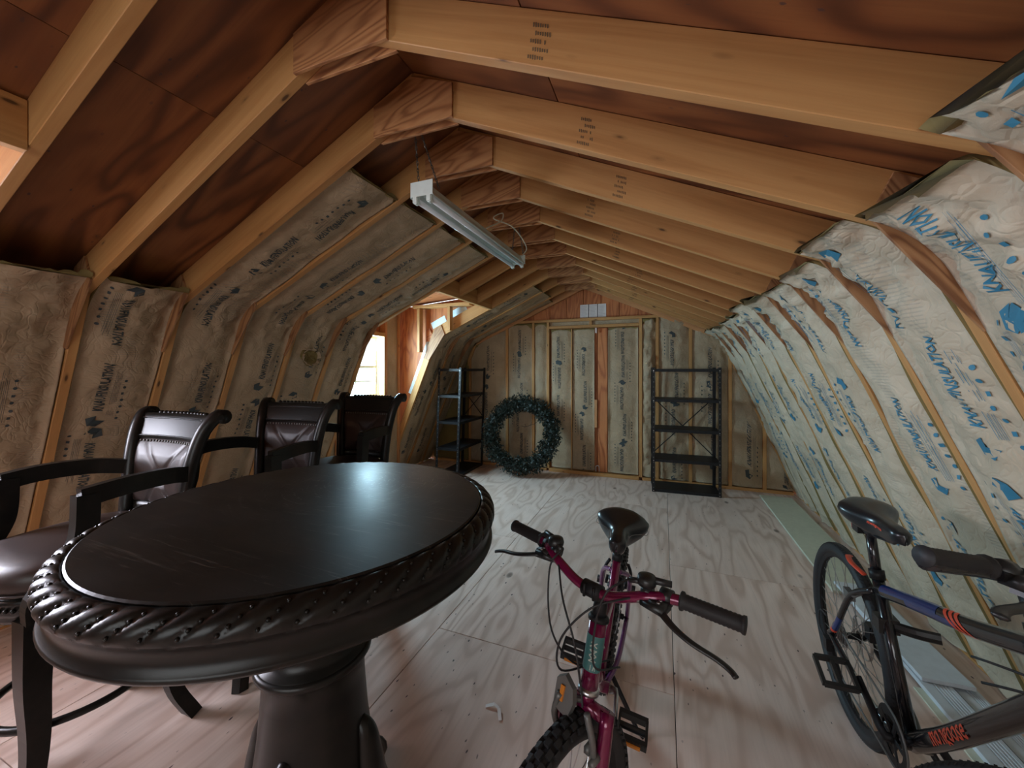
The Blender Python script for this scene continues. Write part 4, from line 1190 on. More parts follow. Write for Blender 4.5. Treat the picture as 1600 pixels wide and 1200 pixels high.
# ------------------------------------------------------------------ bicycles
def sph(t): return t
def saddle(t, M, c, L, wr, wn, mat, M2=None, tilt=0, name='saddle', thick=.05):
    """c centre of rail area; X forward"""
    rings = []; n = 22
    for i in range(17):
        u = i/16                                  # 0 rear .. 1 nose
        x = -L*.42+L*u
        if u < .5: wd = wr*(math.sin(PI*min(1, (u+.06)/.62)*.5+ (0)) if u < .22 else 1)*(1-.0*u)
        wd = wr*min(1, ((u+.02)/.18)**.55) if u < .2 else wr+(wn-wr)*min(1, ((u-.2)/.45))**1.0 if u < .65 else wn*(1-.0*(u-.65))
        if u > .2 and u < .65:
            k = (u-.2)/.45; k = k*k*(3-2*k); wd = wr+(wn-wr)*k
        if u > .9: wd = wn*math.sqrt(max(.02, 1-((u-.9)/.102)**2))
        zt = .012*math.cos(u*PI*2)*.6+ .010*(1-u)
        th = thick*(.55+.45*math.sin(PI*min(1, .15+u*.8)))*(1 if u < .92 else .75)
        if i == 0: wd *= .55; th *= .5
        ring = []
        for j in range(n):
            a = 2*PI*j/n; ca, sa = math.cos(a), math.sin(a)
            y = wd*(abs(ca)**.75)*(1 if ca > 0 else -1)
            z = zt+(sa*th*.42 if sa > 0 else sa*th*(.75 if abs(ca) > .2 else .3))
            ring.append(V((x, y, z)))
        rings.append(ring)
    g = loftg(rings); Ms = M @ T(*c) @ Matrix.Rotation(tilt, 4, 'Y')
    s = obj(name, g[0], g[1], mat, t, Ms, True)
    mb = MB()
    for sy in (-1, 1): mb.add(tubeg(catmull([(-L*.25, sy*.03, -.025), (-L*.12, sy*.022, -.045), (L*.15, sy*.022, -.045), (L*.45, sy*.012, -.02)], 5), .0035, 6))
    mb.add(cbox(0, 0, -.048, .045, .055, .022))
    mb.build('saddle_rails', black_metal, s, Ms, True)
    return s, Ms
def wheel(parent, name, M, R, tr, knob, spokes=32, seed=1, tread_blue=False, rim_mat=black_metal, disc=False):
    """wheel in local XZ plane centred at origin of M, axle along Y"""
    w = empty(name, M, parent=parent)
    circ = lambda r, n=64, y=0: [(r*math.cos(2*PI*i/n), y, r*math.sin(2*PI*i/n)) for i in range(n)]
    g = tubeg(circ(R-tr, 72), [(tr*1.0, tr*1.0)]*72, 12, closed=True); ty = obj('tyre', g[0], g[1], black_rubber, w, M, True)
    if knob:
        mb = MB(); n = 62
        for i in range(n):
            a = 2*PI*i/n
            for k, (off, ang) in enumerate(((0, 0), (1, .55), (-1, .55), (1, 1.0), (-1, 1.0))):
                aa = a+(0.5*2*PI/n if k in (1, 2) else 0)
                lat = off*ang; rr = R-tr+math.cos(lat)*(tr+.002); yy = math.sin(lat)*(tr+.002)
                Mk = Matrix.Rotation(-aa, 4, 'Y') @ T(rr, yy, 0) @ Matrix.Rotation(lat, 4, 'Z')
                mb.add(cbox(0, 0, 0, .0095, .0125, .0165), Mk)
        mb.build('tread_knobs', black_rubber, ty, M, kind='stuff')
    else:
        mb = MB(); n = 150
        for i in range(n):
            a = 2*PI*i/n
            for s in (-1, 1):
                lat = s*.5; rr = R-tr+math.cos(lat)*(tr+.0002); yy = math.sin(lat)*(tr+.0002)
                Mk = Matrix.Rotation(-a, 4, 'Y') @ T(rr, yy, 0) @ Matrix.Rotation(lat, 4, 'Z') @ Matrix.Rotation(s*.5, 4, 'X')
                mb.add(cbox(0, 0, 0, .0022, .010, .0052), Mk)
        mb.build('tread_blocks', black_rubber, ty, M, kind='stuff')
    Rr = R-2*tr+.004
    sec = [(Rr, -.013), (Rr+.006, -.013), (Rr+.004, 0), (Rr+.006, .013), (Rr, .013), (Rr-.014, .008), (Rr-.017, 0), (Rr-.014, -.008)]
    rings = [[V((r*math.cos(a), y, r*math.sin(a))) for r, y in sec] for a in [2*PI*i/64 for i in range(64)]]
    vs = []; fs = []; n = len(sec)
    for r in rings: vs += r
    for i in range(64):
        for j in range(n): fs.append((i*n+j, i*n+(j+1) % n, ((i+1) % 64)*n+(j+1) % n, ((i+1) % 64)*n+j))
    obj('rim', vs, fs, rim_mat, w, M, False)
    g = MB(); g.add(tubeg([(0, -.05, 0), (0, .05, 0)], .012, 10)); 
    for s in (-1, 1): g.add(tubeg([(0, s*.030, 0), (0, s*.035, 0)], .024, 14)); g.add(tubeg([(0, s*.05, 0), (0, s*.068, 0)], .006, 8))
    g.build('hub', black_metal, w, M)
    mb = MB()
    for i in range(spokes):
        s = 1 if i % 2 else -1; a = 2*PI*i/spokes; b = a+(0.42 if (i//2) % 2 else -.42)
        mb.add(tubeg([(.022*math.cos(b*1.0+(1.1 if (i//2) % 2 else -1.1)), s*.032, .022*math.sin(b+(1.1 if (i//2) % 2 else -1.1))), ((Rr-.012)*math.cos(a), 0, (Rr-.012)*math.sin(a))], .0011, 4, caps=False))
    mb.build('spokes', steel, w, M, kind='stuff')
    if disc:
        mb = MB(); mb.add(tubeg([(.078*math.cos(a), .042, .078*math.sin(a)) for a in [2*PI*i/30 for i in range(30)]], [(.001, .006)]*30, 6, closed=True))
        for k in range(6):
            a = k*PI/3; mb.add(tubeg([(.02*math.cos(a), .042, .02*math.sin(a)), (.076*math.cos(a+.5), .042, .076*math.sin(a+.5))], .003, 5))
        mb.build('brake_disc', steel, w, M)
    return w
def pedal(t, parent, M, amb=True, cage=False):
    p = empty('pedal', M, parent=parent) if False else None
    mb = MB()
    if cage:
        for x in (-.048, .048): mb.add(cbox(x, 0, 0, .012, .096, .020))
        for y in (-.048, 0, .048): mb.add(cbox(0, y, 0, .10, .012, .018))
    else:
        for x in (-.036, .036):
            mb.add(cbox(x, 0, 0, .014, .092, .026))
            for k in range(9): mb.add(cbox(x*1.18, -.040+k*.010, 0, .004, .005, .022))
        for y in (-.043, .043): mb.add(cbox(0, y, 0, .070, .008, .024))
        mb.add(tubeg([(0, -.045, 0), (0, .045, 0)], .010, 8))
    o = mb.build('pedal', black_plastic, parent, M)
    if amb:
        for x in (-.0475, .0475) if not cage else ():
            g = cbox(x*.98, 0, -.004, .005, .055, .011); obj('pedal_reflector', g[0], g[1], amber, o, M)
    return o
def grip(parent, M, L, r):
    rings = []; n = 30
    for i in range(n+1):
        x = L*i/n; q = r*(1+(.05 if i % 2 else -.03)); 
        if i in (0, 1): q = r*1.28
        if i in (n, n-1): q = r*1.14
        rings.append([V((x, q*math.cos(a), q*math.sin(a))) for a in [2*PI*j/14 for j in range(14)]])
    g = loftg(rings); return obj('grip', g[0], g[1], black_rubber, parent, M, True)
def look(p, d, up=(0, 0, 1)):
    """matrix with local X along d"""
    x = V(d).normalized(); z = V(up); z = (z-x*z.dot(x)).normalized(); y = z.cross(x)
    return T(*p) @ Matrix((x, y, z)).transposed().to_4x4()

def pink_bike():
    lean = math.radians(-7)
    M = T(-.255, 1.86, 0) @ Matrix.Rotation(math.radians(-90), 4, 'Z') @ Matrix.Rotation(lean, 4, 'X')
    t = empty('bicycle', M, 'magenta mountain bicycle facing the camera, knobby front tyre turned aside', 'bicycle', 'bicycles')
    R = .305; tr = .026
    wheel(t, 'rear_wheel', M @ T(0, 0, R), R, tr, True)
    ST, SB = V((.835, 0, .800)), V((.868, 0, .655))       # head tube
    ax = (ST-SB).normalized()
    S = T(*SB) @ Matrix.Rotation(math.radians(-23.8), 4, ax) @ T(*(-SB)); MS = M @ S
    BB = V((.40, 0, .275)); SC_ = V((.275, 0, .66))
    fr = MB()
    fr.add(tubeg([SB-ax*.012, ST+ax*.006], .0225, 16))
    fr.add(tubeg([SB+ax*.045, BB], .0215, 14)); fr.add(tubeg([BB, SC_+V((-.012, 0, .045))], .0165, 12)); fr.add(tubeg([BB+V((0, -.036, 0)), BB+V((0, .036, 0))], .021, 14))
    tt = tubeg(catmull([ST-ax*.03, V((.62, 0, .66)), V((.40, 0, .60)), SC_+V((0.0, 0, -.035))], 6), .0155, 12); fr.add(tt)
    fr.build('frame', magenta, t, M, True)
    for s in (-1, 1):
        g = tubeg(catmull([SC_+V((-.005, s*.012, -.01)), V((.19, s*.052, .60)), V((.11, s*.060, .48)), V((.0, s*.064, R))], 6), .0095, 10); obj('seat_stay', g[0], g[1], violet, t, M, True)
        g = tubeg(catmull([BB+V((-.01, s*.022, 0)), V((.25, s*.052, .285)), V((0, s*.064, R))], 5), .0105, 10); obj('chain_stay', g[0], g[1], violet, t, M, True)
    # decal wraps on head tube
    g = tubeg([SB+ax*.035, SB+ax*.118], .0231, 16, caps=False); dc = obj('head_badge', g[0], g[1], teal_decal, t, M, True)
    mb = MB()
    fwd = V((ax.z, 0, -ax.x))
    def on_tube(u, v, rr=.0236):        # u across (angle), v along axis
        a = u/.0235; return SB+ax*v+fwd*(rr*math.cos(a))+V((0, 1, 0))*(rr*math.sin(a))
    for (u0, v0, u1, v1, w_) in ((-.009, .060, .009, .073, .0028), (.009, .060, -.009, .073, .0028), (-.009, .073, .009, .086, .0028), (.009, .073, -.009, .086, .0028), (-.009, .060, .009, .060, .0022), (-.009, .086, .009, .086, .0022), (-.010, .093, .008, .104, .003), (.008, .093, -.008, .104, .003)):
        mb.add(tubeg([on_tube(u0, v0), on_tube((u0+u1)/2, (v0+v1)/2), on_tube(u1, v1)], [(w_*.5, w_*.5)]*3, 5))
    for i, (u0, v0, u1, v1) in enumerate(((.010, .040, .007, .052), (.004, .040, .007, .052), (-.002, .040, -.002, .052))):
        mb.add(tubeg([on_tube(u0, v0), on_tube(u1, v1)], .0011, 5))
    mb.build('badge_marks', pale_decal, dc, M)
    # fork
    CR = SB-ax*.045; hub = V((.985, 0, R))
    mb = MB(); mb.add(tubeg([SB-ax*.015, CR], .019, 12)); mb.add(tubeg([CR+V((0, -.062, -.004)), CR+V((0, .062, -.004))], .0175, 12))
    for s in (-1, 1):
        mb.add(tubeg(catmull([CR+V((0, s*.060, .012)), CR+V((.035, s*.064, -.12)), hub+V((-.02, s*.066, .10)), hub+V((0, s*.062, 0))], 5), [.0175]*11+[.014]*5, 12))
    fk = mb.build('fork', magenta, t, MS, True)
    g = latheg([(.018, -.006), (.027, -.006), (.028, 0), (.024, .007), (.018, .008)], 20, caps=False)
    for p, mm in ((SB-ax*.014, steel), (ST+ax*.008, black_metal)):
        obj('headset_cup', g[0], g[1], mm, t, M @ look(p, ax) @ Matrix.Rotation(math.radians(90), 4, 'Y'), True)
    # reflector bracket on crown, brake arms
    br = MB()
    c = CR+V((.045, -.030, .022))
    rb = [(0, -.028, -.030), (0, .020, -.038), (0, .030, .0), (0, .022, .030), (0, -.008, .050), (0, -.032, .034)]
    Mb = T(*c) @ Matrix.Rotation(-.35, 4, 'Y')
    br.add(loftg([rb, [(x+.014, y*.92, z*.92) for x, y, z in rb]]), Mb); br.add(tubeg([c, CR+V((.0, 0, .004))], .007, 8))
    bo = br.build('reflector_bracket', grey_metal, t, MS)
    g = cbox(.0165, -.006, .008, .005, .011, .034); obj('amber_reflector', g[0], g[1], amber, bo, MS @ Mb)
    for s in (-1, 1):
        mb = MB(); mb.add(tubeg(catmull([CR+V((.045, s*.052, -.075)), CR+V((.060, s*.056, -.02)), CR+V((.062, s*.040, .035))], 5), (.008), 8)); mb.add(cbox(*(CR+V((.030, s*.038, -.060))), .05, .014, .016))
        mb.add(tubeg([CR+V((.02, s*.058, -.072)), CR+V((.066, s*.058, -.072))], .009, 8))
        mb.build('brake_arm', grey_metal, t, MS, True)
        mb = MB(); b0_ = V((.105, s*.060, .50)); mb.add(tubeg(catmull([b0_+V((-.02, 0, -.02)), b0_+V((-.035, -s*.004, .05)), b0_+V((-.035, -s*.02, .09))], 5), .007, 8)); mb.add(cbox(*(b0_+V((-.03, -s*.018, .0))), .05, .012, .014)); mb.add(cbox(*(b0_+V((-.02, s*.012, -.005))), .016, .022, .026))
        mb.build('brake_arm', black_metal, t, M, True)
    Mw = MS @ T(*hub); wheel(t, 'front_wheel', Mw, R, tr, True)
    # stem + bars
    q = ST+ax*.055; cl = q+V((.045, 0, .040))
    mb = MB(); mb.add(tubeg([ST+ax*.006, q+ax*.012], [.020, .017], 12)); mb.add(tubeg([q, cl], .0165, 10)); mb.add(tubeg([cl+V((0, -.026, 0)), cl+V((0, .026, 0))], .0195, 14))
    for s in (-1, 1): mb.add(tubeg([cl+V((.018, s*.014, -.014)), cl+V((.018, s*.014, .016))], .004, 6))
    mb.build('stem', black_metal, t, MS, True)
    sides = {}
    bp = [cl+V((-.052, -.325, .048)), cl+V((-.040, -.20, .046)), cl+V((-.010, -.14, .040)), cl+V((0, -.055, .006)), cl, cl+V((0, .055, .006)), cl+V((-.010, .14, .040)), cl+V((-.040, .20, .046)), cl+V((-.052, .325, .048))]
    g = tubeg(catmull(bp, 6), .0125, 12); obj('handlebar', g[0], g[1], magenta, t, MS, True)
    for s in (-1, 1):
        a = cl+V((-.044, s*.205, .0464)); b = cl+V((-.052, s*.325, .048)); d = (b-a).normalized()
        grip(t, MS @ look(a, d), .128, .0165)
        # lever clamp, body and blade
        c = cl+V((-.036, s*.175, .045)); up = V((0, 0, 1)); f = V((1, 0, 0)); lt = V((0, s, 0))
        mb = MB(); mb.add(tubeg([c-lt*.013, c+lt*.013], .0185, 12)); mb.add(cbox(*(c+V((.022, -s*.006, -.012))), .040, .038, .022))
        mb.add(tubeg([c+V((.036, -s*.045, -.016)), c+V((.040, s*.012, -.014))], [.008, .013], 8))
        lv = mb.build('brake_lever', black_plastic, t, MS, True)
        bl = catmull([c+V((.040, s*.000, -.014)), c+V((.060, s*.040, -.024)), c+V((.066, s*.080, -.034)), c+V((.058, s*.125, -.046)), c+V((.058, s*.150, -.054)), c+V((.064, s*.162, -.058))], 5)
        g = tubeg(bl, [(.0045, .011-.004*min(1, i/12)) for i in range(len(bl))], 8); obj('lever_blade', g[0], g[1], black_plastic, lv, MS, True)
        g = tubeg([c+V((.036, -s*.045, -.016)), c+V((.034, -s*.066, -.017))], .0062, 8); obj('barrel_adjuster', g[0], g[1], grey_metal, lv, MS, True)
        for k in (0, 1):
            g = ballg(c+V((.038-.012*k, -s*.003, -.0005)), (.0045, .0045, .002), 8, 4); obj('lever_bolt', g[0], g[1], steel, lv, MS, True)
        # shifter pod
        c2 = cl+V((-.022, s*.135, .045))
        mb = MB(); mb.add(tubeg([c2-lt*.010, c2+lt*.010], .018, 12)); mb.add(latheg([(.001, -.010), (.021, -.010), (.023, 0), (.020, .010), (.006, .013), (.001, .013)], 18, caps=False), T(*(c2+V((.006, 0, .030)))))
        mb.add(tubeg([c2+V((.004, 0, .032)), c2+V((-.012, s*.052, .034))], [.009, .0075], 8)); mb.add(tubeg([c2+V((.010, 0, .026)), c2+V((.024, -s*.035, .024))], .007, 8))
        mb.build('shifter', black_plastic, t, MS, True)
    C = cl
    def cable(pts, r=.0027):
        g = tubeg(catmull(pts, 8), r, 6); obj('cable', g[0], g[1], black_rubber, t, MS, True)
    # cables from levers and shifters down past the head tube
    cable([C+V((.002, -.245+.135, .030)), C+V((.06, -.05, -.02)), C+V((.075, .0, -.10)), C+V((.07, .02, -.20)), CR+V((.065, .03, .045))])
    cable([C+V((.002, .110, .030)), C+V((.07, .04, .0)), C+V((.09, -.03, -.10)), C+V((.06, -.045, -.20)), C+V((-.10, -.03, -.25))])
    cable([C+V((-.0, -.100, .070)), C+V((.035, -.115, .02)), C+V((.03, -.105, -.14)), C+V((-.03, -.06, -.24)), C+V((-.16, -.02, -.27))])
    cable([C+V((-.0, .100, .070)), C+V((.06, .075, .05)), C+V((.055, .045, -.04)), C+V((.035, .035, -.16)), C+V((-.12, .02, -.25))])
    # saddle
    sp = V((.240, 0, .768)); g = tubeg([SC_+V((-.008, 0, .02)), sp], .0135, 12); obj('seat_post', g[0], g[1], magenta, t, M, True)
    g = tubeg([SC_+V((-.010, 0, .030)), SC_+V((-.018, 0, .060))], .021, 12); cl_ = obj('seat_clamp', g[0], g[1], black_metal, t, M, True)
    s, Ms = saddle(t, M, (.266, 0, .820), .262, .104, .032, black_vinyl, thick=.085, tilt=.10)
    mb = MB()
    for sy in (-1, 1):
        mb.add(tubeg(catmull([(-.08, sy*.096, -.002), (-.02, sy*.101, -.006), (.025, sy*.070, .010), (.06, sy*.040, .012), (.11, sy*.032, -.004)], 5), .0011, 5))
    mb.build('saddle_seam', grey_metal, s, Ms)
    # drive train
    def ringgear(r, n, y, th, c0, mat, name, par=t):
        vs = []; fs = []; m = n*4
        for i in range(m):
            a = 2*PI*i/m; q = r+(.004 if i % 4 in (0, 1) else -.001)
            for rr, yy in ((q, y), (q, y+th), (r-.016, y+th), (r-.016, y)): vs.append((c0.x+rr*math.cos(a), yy, c0.z+rr*math.sin(a)))
        for i in range(m):
            k = (i+1) % m
            for j in range(4): fs.append((i*4+j, k*4+j, k*4+(j+1) % 4, i*4+(j+1) % 4))
        mb = MB(); mb.add((vs, fs))
        for q in range(5):
            a = q*2*PI/5; mb.add(tubeg([(c0.x, y+th/2, c0.z), (c0.x+(r-.010)*math.cos(a), y+th/2, c0.z+(r-.010)*math.sin(a))], [(.007, .002)]*2, 6))
        return mb.build(name, mat, par, M)
    ringgear(.078, 38, -.048, .003, BB, steel, 'chainring'); ringgear(.062, 28, -.040, .003, BB, steel, 'chainring')
    mb = MB()
    for k in range(5): mb.add(latheg([(.012, 0), (.020+k*.006, 0), (.020+k*.006, .0022), (.012, .0022)], 24, caps=False), T(0, -.022-k*.0001-(4-k)*.0045, R) @ Matrix.Rotation(PI/2, 4, 'X'))
    mb.build('cassette', steel, t, M)
    ch = [(BB.x+.080*math.cos(a), -.046, BB.z+.080*math.sin(a)) for a in [PI/2-PI*i/12 for i in range(13)]]+[(.03*math.cos(a)+.012, -.040, .03*math.sin(a)+R-.10) for a in [-PI/2-PI*i/8 for i in range(5)]]+[(.035*math.cos(a), -.038, .035*math.sin(a)+R) for a in [PI-PI*.5*i/5 for i in range(6)]]
    g = tubeg(ch, [(.004, .003)]*len(ch), 6, closed=True); obj('chain', g[0], g[1], grey_metal, t, M)
    mb = MB(); mb.add(tubeg([(0.01, -.055, R-.02), (.018, -.055, R-.10)], .008, 8)); mb.add(tubeg([(.018, -.05, R-.05), (.035, -.05, R-.16)], [(.005, .012)]*2, 8)); mb.build('derailleur', grey_metal, t, M, True)
    mb = MB(); mb.add(cbox(BB.x-.02, -.045, BB.z+.10, .05, .012, .05)); mb.add(tubeg([(BB.x-.03, 0, BB.z+.13), (BB.x-.02, -.045, BB.z+.11)], .01, 8)); mb.build('front_derailleur', steel, t, M)
    for s, da in ((-1, (-.155, -.03)), (1, (.155, .03))):
        e = V((BB.x+da[0], s*.072, BB.z+da[1]))
        g = tubeg([BB+V((0, s*.040, 0)), BB+V((0, s*.060, 0)), V((BB.x+da[0]*.15, s*.066, BB.z+da[1]*.15)), e], [(.014, .014), (.014, .012), (.013, .008), (.012, .007)], 8)
        ck = obj('crank_arm', g[0], g[1], steel, t, M, True)
        pedal(t, ck, M @ T(e.x, s*.128, e.z) @ Matrix.Rotation(.25, 4, 'Y'))
    # side stand
    g = tubeg([(.33, .035, .28), (.26, .16, .04), (.27, .185, .032)], [.009, .008, .008], 8); obj('side_stand', g[0], g[1], black_metal, t, M, True)
pink_bike()

def blue_bike():
    lean = math.radians(2.5)
    M = T(.735, 1.985, 0) @ Matrix.Rotation(math.radians(-90), 4, 'Z') @ Matrix.Rotation(lean, 4, 'X')
    t = empty('bicycle', M, 'black and blue mountain bicycle by the right wall, running out of the frame', 'bicycle', 'bicycles')
    R = .355; tr = .024
    wheel(t, 'rear_wheel', M @ T(0, 0, R), R, tr, False, disc=True)
    BB = V((.425, 0, .300)); SCl = V((.270, 0, .700))
    ST, SB = V((.905, 0, .945)), V((.950, 0, .815)); ax = (ST-SB).normalized()
    S = T(*SB) @ Matrix.Rotation(math.radians(40), 4, ax) @ T(*(-SB)); MS = M @ S
    g = tubeg([SB-ax*.01, ST+ax*.01], .024, 16); obj('head_tube', g[0], g[1], black_paint, t, M, True)
    mb = MB(); mb.add(tubeg([BB, SCl+V((-.012, 0, .035))], .0175, 14)); mb.add(tubeg([BB+V((0, -.038, 0)), BB+V((0, .038, 0))], .022, 14))
    mb.build('frame', black_paint, t, M, True)
    dp = catmull([BB, V((.60, 0, .470)), V((.78, 0, .665)), SB+ax*.03], 6)
    g = tubeg(dp, [(.026, .022)]*len(dp), 16); dt = obj('down_tube', g[0], g[1], black_paint, t, M, True)
    # lettering on the down tube
    L0 = textg('mongoose', .058, .014, .25, 2)
    d = (dp[9]-dp[3]).normalized(); nrm = V((0, -1, 0)); upv = d.cross(nrm); upv = V((-d.z, 0, d.x))
    if upv.z < 0: upv = -upv
    c = dp[7]
    vs = []
    for x, y, _ in L0[0]:
        x2 = x*.86; yy = min(.0235, max(-.0235, y))
        # wrap: angle round the tube
        a = yy/.0245
        # centre line point
        p = c+d*x2
        vs.append(p+upv*(.0263*math.sin(a))+nrm*(.0232*math.cos(a)+.0012))
    obj('side_lettering', vs, L0[1], orange, dt, M)
    tp = catmull([SCl+V((.004, 0, -.012)), V((.50, 0, .765)), V((.72, 0, .835)), ST-ax*.035], 6)
    g = tubeg(tp, [(.0215, .0185)]*len(tp), 16); tt = obj('top_tube', g[0], g[1], black_paint, t, M, True)
    def patch(i0, i1, a0, a1, mat, name, skew=0):
        vs = []; fs = []; na = 6
        for i in range(i0, i1+1):
            p = tp[i]; dd = (tp[min(i+1, len(tp)-1)]-tp[max(0, i-1)]).normalized(); u = V((-dd.z, 0, dd.x))
            for k in range(na+1):
                a = a0+(a1-a0)*k/na; q = p+dd*(skew*math.sin(a))
                vs.append(q+u*(.0221*math.sin(a))+V((0, -1, 0))*(.0191*math.cos(a)))
        for i in range(i1-i0):
            for k in range(na): a = i*(na+1)+k; fs.append((a, a+na+1, a+na+2, a+1))
        return obj(name, vs, fs, mat, tt, M, True)
    patch(1, 9, .05, 1.55, blue_paint, 'blue_panel'); patch(5, 11, -.75, .05, blue_paint, 'blue_panel', .0)
    def band(x0, x1):
        vs = []; fs = []
        for k in range(13):
            a = -1.5+3.0*k/12
            for x in (x0, x1):
                f = (x-tp[0].x)/(tp[-1].x-tp[0].x)*(len(tp)-1); i = max(0, min(len(tp)-2, int(f))); p = tp[i].lerp(tp[i+1], f-i); dd = (tp[i+1]-tp[i]).normalized(); u = V((-dd.z, 0, dd.x))
                vs.append(p+dd*(-.030*math.sin(a))+u*(.0225*math.sin(a))+V((0, -1, 0))*(.0195*math.cos(a)))
        for k in range(12): fs.append((2*k, 2*k+1, 2*k+3, 2*k+2))
        obj('orange_stripe', vs, fs, orange, tt, M, True)
    for q in range(3): band(.640+q*.021, .653+q*.021)
    for s in (-1, 1):
        P = catmull([SCl+V((-.004, s*.016, -.02)), V((.18, s*.050, .610)), V((.06, s*.062, .42)), V((0, s*.066, R))], 6)
        g = tubeg(P, .0105, 10); ss_ = obj('seat_stay', g[0], g[1], black_paint, t, M, True)
        if s == -1:
            seg_ = P[10:15]; g = tubeg(seg_, .0110, 10, caps=False); obj('blue_panel', g[0], g[1], blue_paint, ss_, M, True)
            g = tubeg([P[13], P[14]], .0115, 10, caps=False); obj('orange_stripe', g[0], g[1], orange, ss_, M, True)
        P = catmull([BB+V((-.012, s*.026, -.004)), V((.27, s*.055, .31)), V((0, s*.066, R))], 6)
        g = tubeg(P, .0115, 10); cs = obj('chain_stay', g[0], g[1], black_paint, t, M, True)
        if s == -1:
            g = tubeg(P[4:9], .0120, 10, caps=False); obj('pale_stripe', g[0], g[1], pale_decal, cs, M, True)
    # post, saddle, light
    sp = V((.222, 0, .885)); g = tubeg([SCl+V((-.010, 0, .015)), sp], .0155, 14); obj('seat_post', g[0], g[1], black_paint, t, M, True)
    g = tubeg([SCl+V((-.008, 0, .020)), SCl+V((-.016, 0, .050))], .022, 14); sc = obj('seat_clamp', g[0], g[1], black_metal, t, M, True)
    s, Ms = saddle(t, M, (.275, 0, .935), .305, .086, .026, black_vinyl, thick=.070, tilt=.03)
    g = textg('mongoose', .016, .03, .2, 1); 
    vs = [V((-x+.055, -.030-.002*0-.018+0*y, y*1.0-.004)) for x, y, _ in g[0]]
    vs = []
    for x, y, _ in g[0]:
        X = .065+x; k_ = min(1, max(0, ((X+.126)/.300-.2)/.45)); k_ = k_*k_*(3-2*k_); wdt = .086+(.026-.086)*k_; vs.append(V((X, -wdt*1.0-.0022, y+.0)))
    obj('saddle_mark', vs, g[1], orange, s, Ms)
    mb = MB(); mb.add(cbox(.158, 0, .870, .045, .040, .050)); mb.add(tubeg([(.170, 0, .870), (.228, 0, .862)], .012, 8)); ol = mb.build('rear_reflector', black_plastic, t, M)
    g = cbox(.132, 0, .871, .008, .038, .046); obj('red_lens', g[0], g[1], red_lens, ol, M)
    # red strap round seat stays, black stay reflector / lock holder on the seat tube
    P = catmull([(.245, -.03, .722), (.19, -.045, .735), (.13, -.035, .735), (.09, -.015, .722)], 5)
    g = tubeg(P, [(.004, .010)]*len(P), 6); obj('red_strap', g[0], g[1], orange, t, M, True)
    mb = MB(); mb.add(cbox(.30, .0, .59, .046, .056, .048)); mb.add(tubeg(catmull([(.31, .01, .59), (.345, .06, .595), (.365, .11, .60)], 4), [(.018, .010)]*9, 8)); mb.build('lock_holder', black_plastic, t, M)
    # brake caliper at rear
    mb = MB(); mb.add(cbox(.075, .045, .425, .045, .03, .06)); mb.add(tubeg([(.05, .045, .40), (.11, .045, .45)], .014, 8)); mb.build('brake_caliper', black_metal, t, M)
    mb = MB()
    for k in range(4): mb.add(tubeg([(.135+.02*k, -.05, .56+.018*k), (.150+.02*k, -.03, .60+.012*k)], .006, 6))
    mb.add(cbox(.150, -.045, .60, .05, .02, .03)); mb.build('brake_arm', grey_metal, t, M)
    # drive
    mb = MB()
    for k in range(7): mb.add(latheg([(.012, 0), (.020+k*.0045, 0), (.020+k*.0045, .002), (.012, .002)], 28, caps=False), T(0, -.022-(6-k)*.004, R) @ Matrix.Rotation(PI/2, 4, 'X'))
    mb.build('cassette', steel, t, M)
    mb = MB(); mb.add(latheg([(.058, 0), (.086, 0), (.086, .003), (.058, .003)], 42, caps=False), T(BB.x, -.047, BB.z) @ Matrix.Rotation(PI/2, 4, 'X'))
    for q in range(5):
        a = q*2*PI/5; mb.add(tubeg([BB+V((0, -.048, 0)), BB+V((.075*math.cos(a), -.048, .075*math.sin(a)))], [(.009, .003)]*2, 6))
    mb.build('chainring', black_metal, t, M)
    ch = [(BB.x+.086*math.cos(a), -.050, BB.z+.086*math.sin(a)) for a in [PI/2-PI*i/12 for i in range(13)]]+[(.028*math.cos(a)+.02, -.044, .028*math.sin(a)+R-.13) for a in [-PI/2-PI*i/8 for i in range(5)]]+[(.04*math.cos(a), -.042, .04*math.sin(a)+R) for a in [PI-PI*.5*i/5 for i in range(6)]]
    g = tubeg(ch, [(.004, .003)]*len(ch), 6, closed=True); obj('chain', g[0], g[1], grey_metal, t, M)
    mb = MB(); mb.add(cbox(.0, -.075, R-.045, .035, .022, .05)); mb.add(tubeg([(.005, -.070, R-.05), (.03, -.055, R-.17)], [(.005, .014)]*2, 8)); mb.add(tubeg([(.03, -.06, R-.165), (.03, -.046, R-.165)], .018, 12)); mb.build('derailleur', black_metal, t, M)
    g = tubeg(catmull([(-.02, -.078, R-.03), (-.08, -.078, R-.02), (-.075, -.075, R+.05), (-.01, -.07, R+.06)], 6), .003, 6); obj('cable', g[0], g[1], black_rubber, t, M, True)
    for s, da in ((-1, (-.130, .085)), (1, (.130, -.085))):
        e = V((BB.x+da[0], s*.082, BB.z+da[1]))
        g = tubeg([BB+V((0, s*.040, 0)), BB+V((0, s*.066, 0)), V((BB.x+da[0]*.15, s*.072, BB.z+da[1]*.15)), e], [(.015, .015), (.015, .013), (.014, .009), (.013, .008)], 8)
        ck = obj('crank_arm', g[0], g[1], black_metal, t, M, True)
        pedal(t, ck, M @ T(e.x, s*.145, e.z) @ Matrix.Rotation(.35, 4, 'Y'), False, True)
    # fork, front wheel
    CR = SB-ax*.04; hub = V((1.075, 0, R))
    mb = MB(); mb.add(tubeg([SB-ax*.01, CR], .02, 12)); mb.add(tubeg([CR+V((0, -.065, 0)), CR+V((0, .065, 0))], .02, 12))
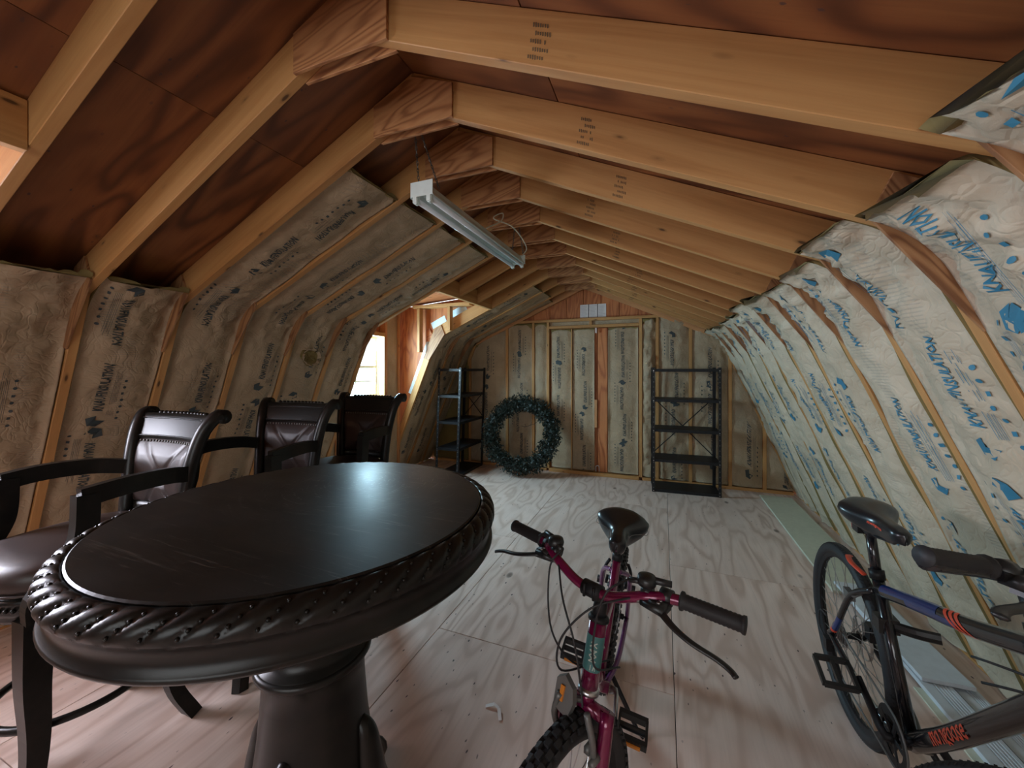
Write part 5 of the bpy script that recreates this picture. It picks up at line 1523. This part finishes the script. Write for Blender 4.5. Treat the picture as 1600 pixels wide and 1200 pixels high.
    for s in (-1, 1): mb.add(tubeg([CR+V((0, s*.065, .01)), CR+V((.05, s*.066, -.2)), hub+V((-.005, s*.066, 0))], [.018, .021, .019], 12))
    mb.build('fork', black_paint, t, MS, True)
    wheel(t, 'front_wheel', MS @ T(*hub), R, tr, False)
    q = ST+ax*.05; cl = q+V((.060, 0, .005))
    mb = MB(); mb.add(tubeg([ST+ax*.01, q+ax*.015], .019, 12)); mb.add(tubeg([q, cl], .018, 10)); mb.add(tubeg([cl+V((0, -.03, 0)), cl+V((0, .03, 0))], .021, 14)); mb.build('stem', black_metal, t, MS, True)
    bp = [cl+V((-.070, -.34, .060)), cl+V((-.045, -.20, .060)), cl+V((-.015, -.145, .052)), cl+V((0, -.06, .008)), cl, cl+V((0, .06, .008)), cl+V((-.015, .145, .058)), cl+V((-.045, .20, .068)), cl+V((-.070, .34, .070))]
    g = tubeg(catmull(bp, 6), .0145, 12); obj('handlebar', g[0], g[1], black_paint, t, MS, True)
    for s in (-1, 1):
        a = cl+V((-.047, s*.212, .068)); b = cl+V((-.070, s*.34, .070)); dd = (b-a).normalized(); grip(t, MS @ look(a, dd), .135, .0160)
        c = cl+V((-.038, s*.185, .067)); lt = V((0, s, 0))
        mb = MB(); mb.add(tubeg([c-lt*.014, c+lt*.014], .020, 12)); mb.add(cbox(*(c+V((.022, -s*.006, -.010))), .042, .040, .024)); lv = mb.build('brake_lever', black_plastic, t, MS, True)
        bl = catmull([c+V((.038, 0, -.012)), c+V((.058, s*.04, -.020)), c+V((.062, s*.09, -.028)), c+V((.058, s*.14, -.036)), c+V((.066, s*.165, -.040))], 5)
        g = tubeg(bl, [(.0045, .010)]*len(bl), 8); obj('lever_blade', g[0], g[1], black_plastic, lv, MS, True)
        c2 = cl+V((-.022, s*.14, .060)); mb = MB(); mb.add(cbox(*(c2+V((.012, 0, -.020))), .05, .045, .022)); mb.add(tubeg([c2-lt*.01, c2+lt*.01], .019, 12)); sh = mb.build('shifter', black_plastic, t, MS)
        g = cbox(*(c2+V((.012, 0, -.006))), .03, .028, .008); obj('gear_window', g[0], g[1], grey_metal, sh, MS)
    def cable(pts):
        g = tubeg(catmull(pts, 8), .0028, 6); obj('cable', g[0], g[1], black_rubber, t, MS, True)
    cable([cl+V((.01, -.17, .055)), cl+V((.10, -.09, .0)), cl+V((.09, .0, -.12)), CR+V((.03, .04, -.05))])
    cable([cl+V((.01, -.14, .045)), cl+V((.08, -.06, -.01)), cl+V((.05, -.03, -.12)), cl+V((-.10, -.02, -.20))])
    cable([cl+V((.01, .15, .055)), cl+V((.10, .08, .0)), cl+V((.08, -.02, -.10)), cl+V((-.12, -.02, -.16))])
    g = tubeg([(.36, .04, .30), (.28, .17, .05), (.285, .20, .020)], [.010, .009, .009], 8); obj('side_stand', g[0], g[1], black_metal, t, M, True)
blue_bike()
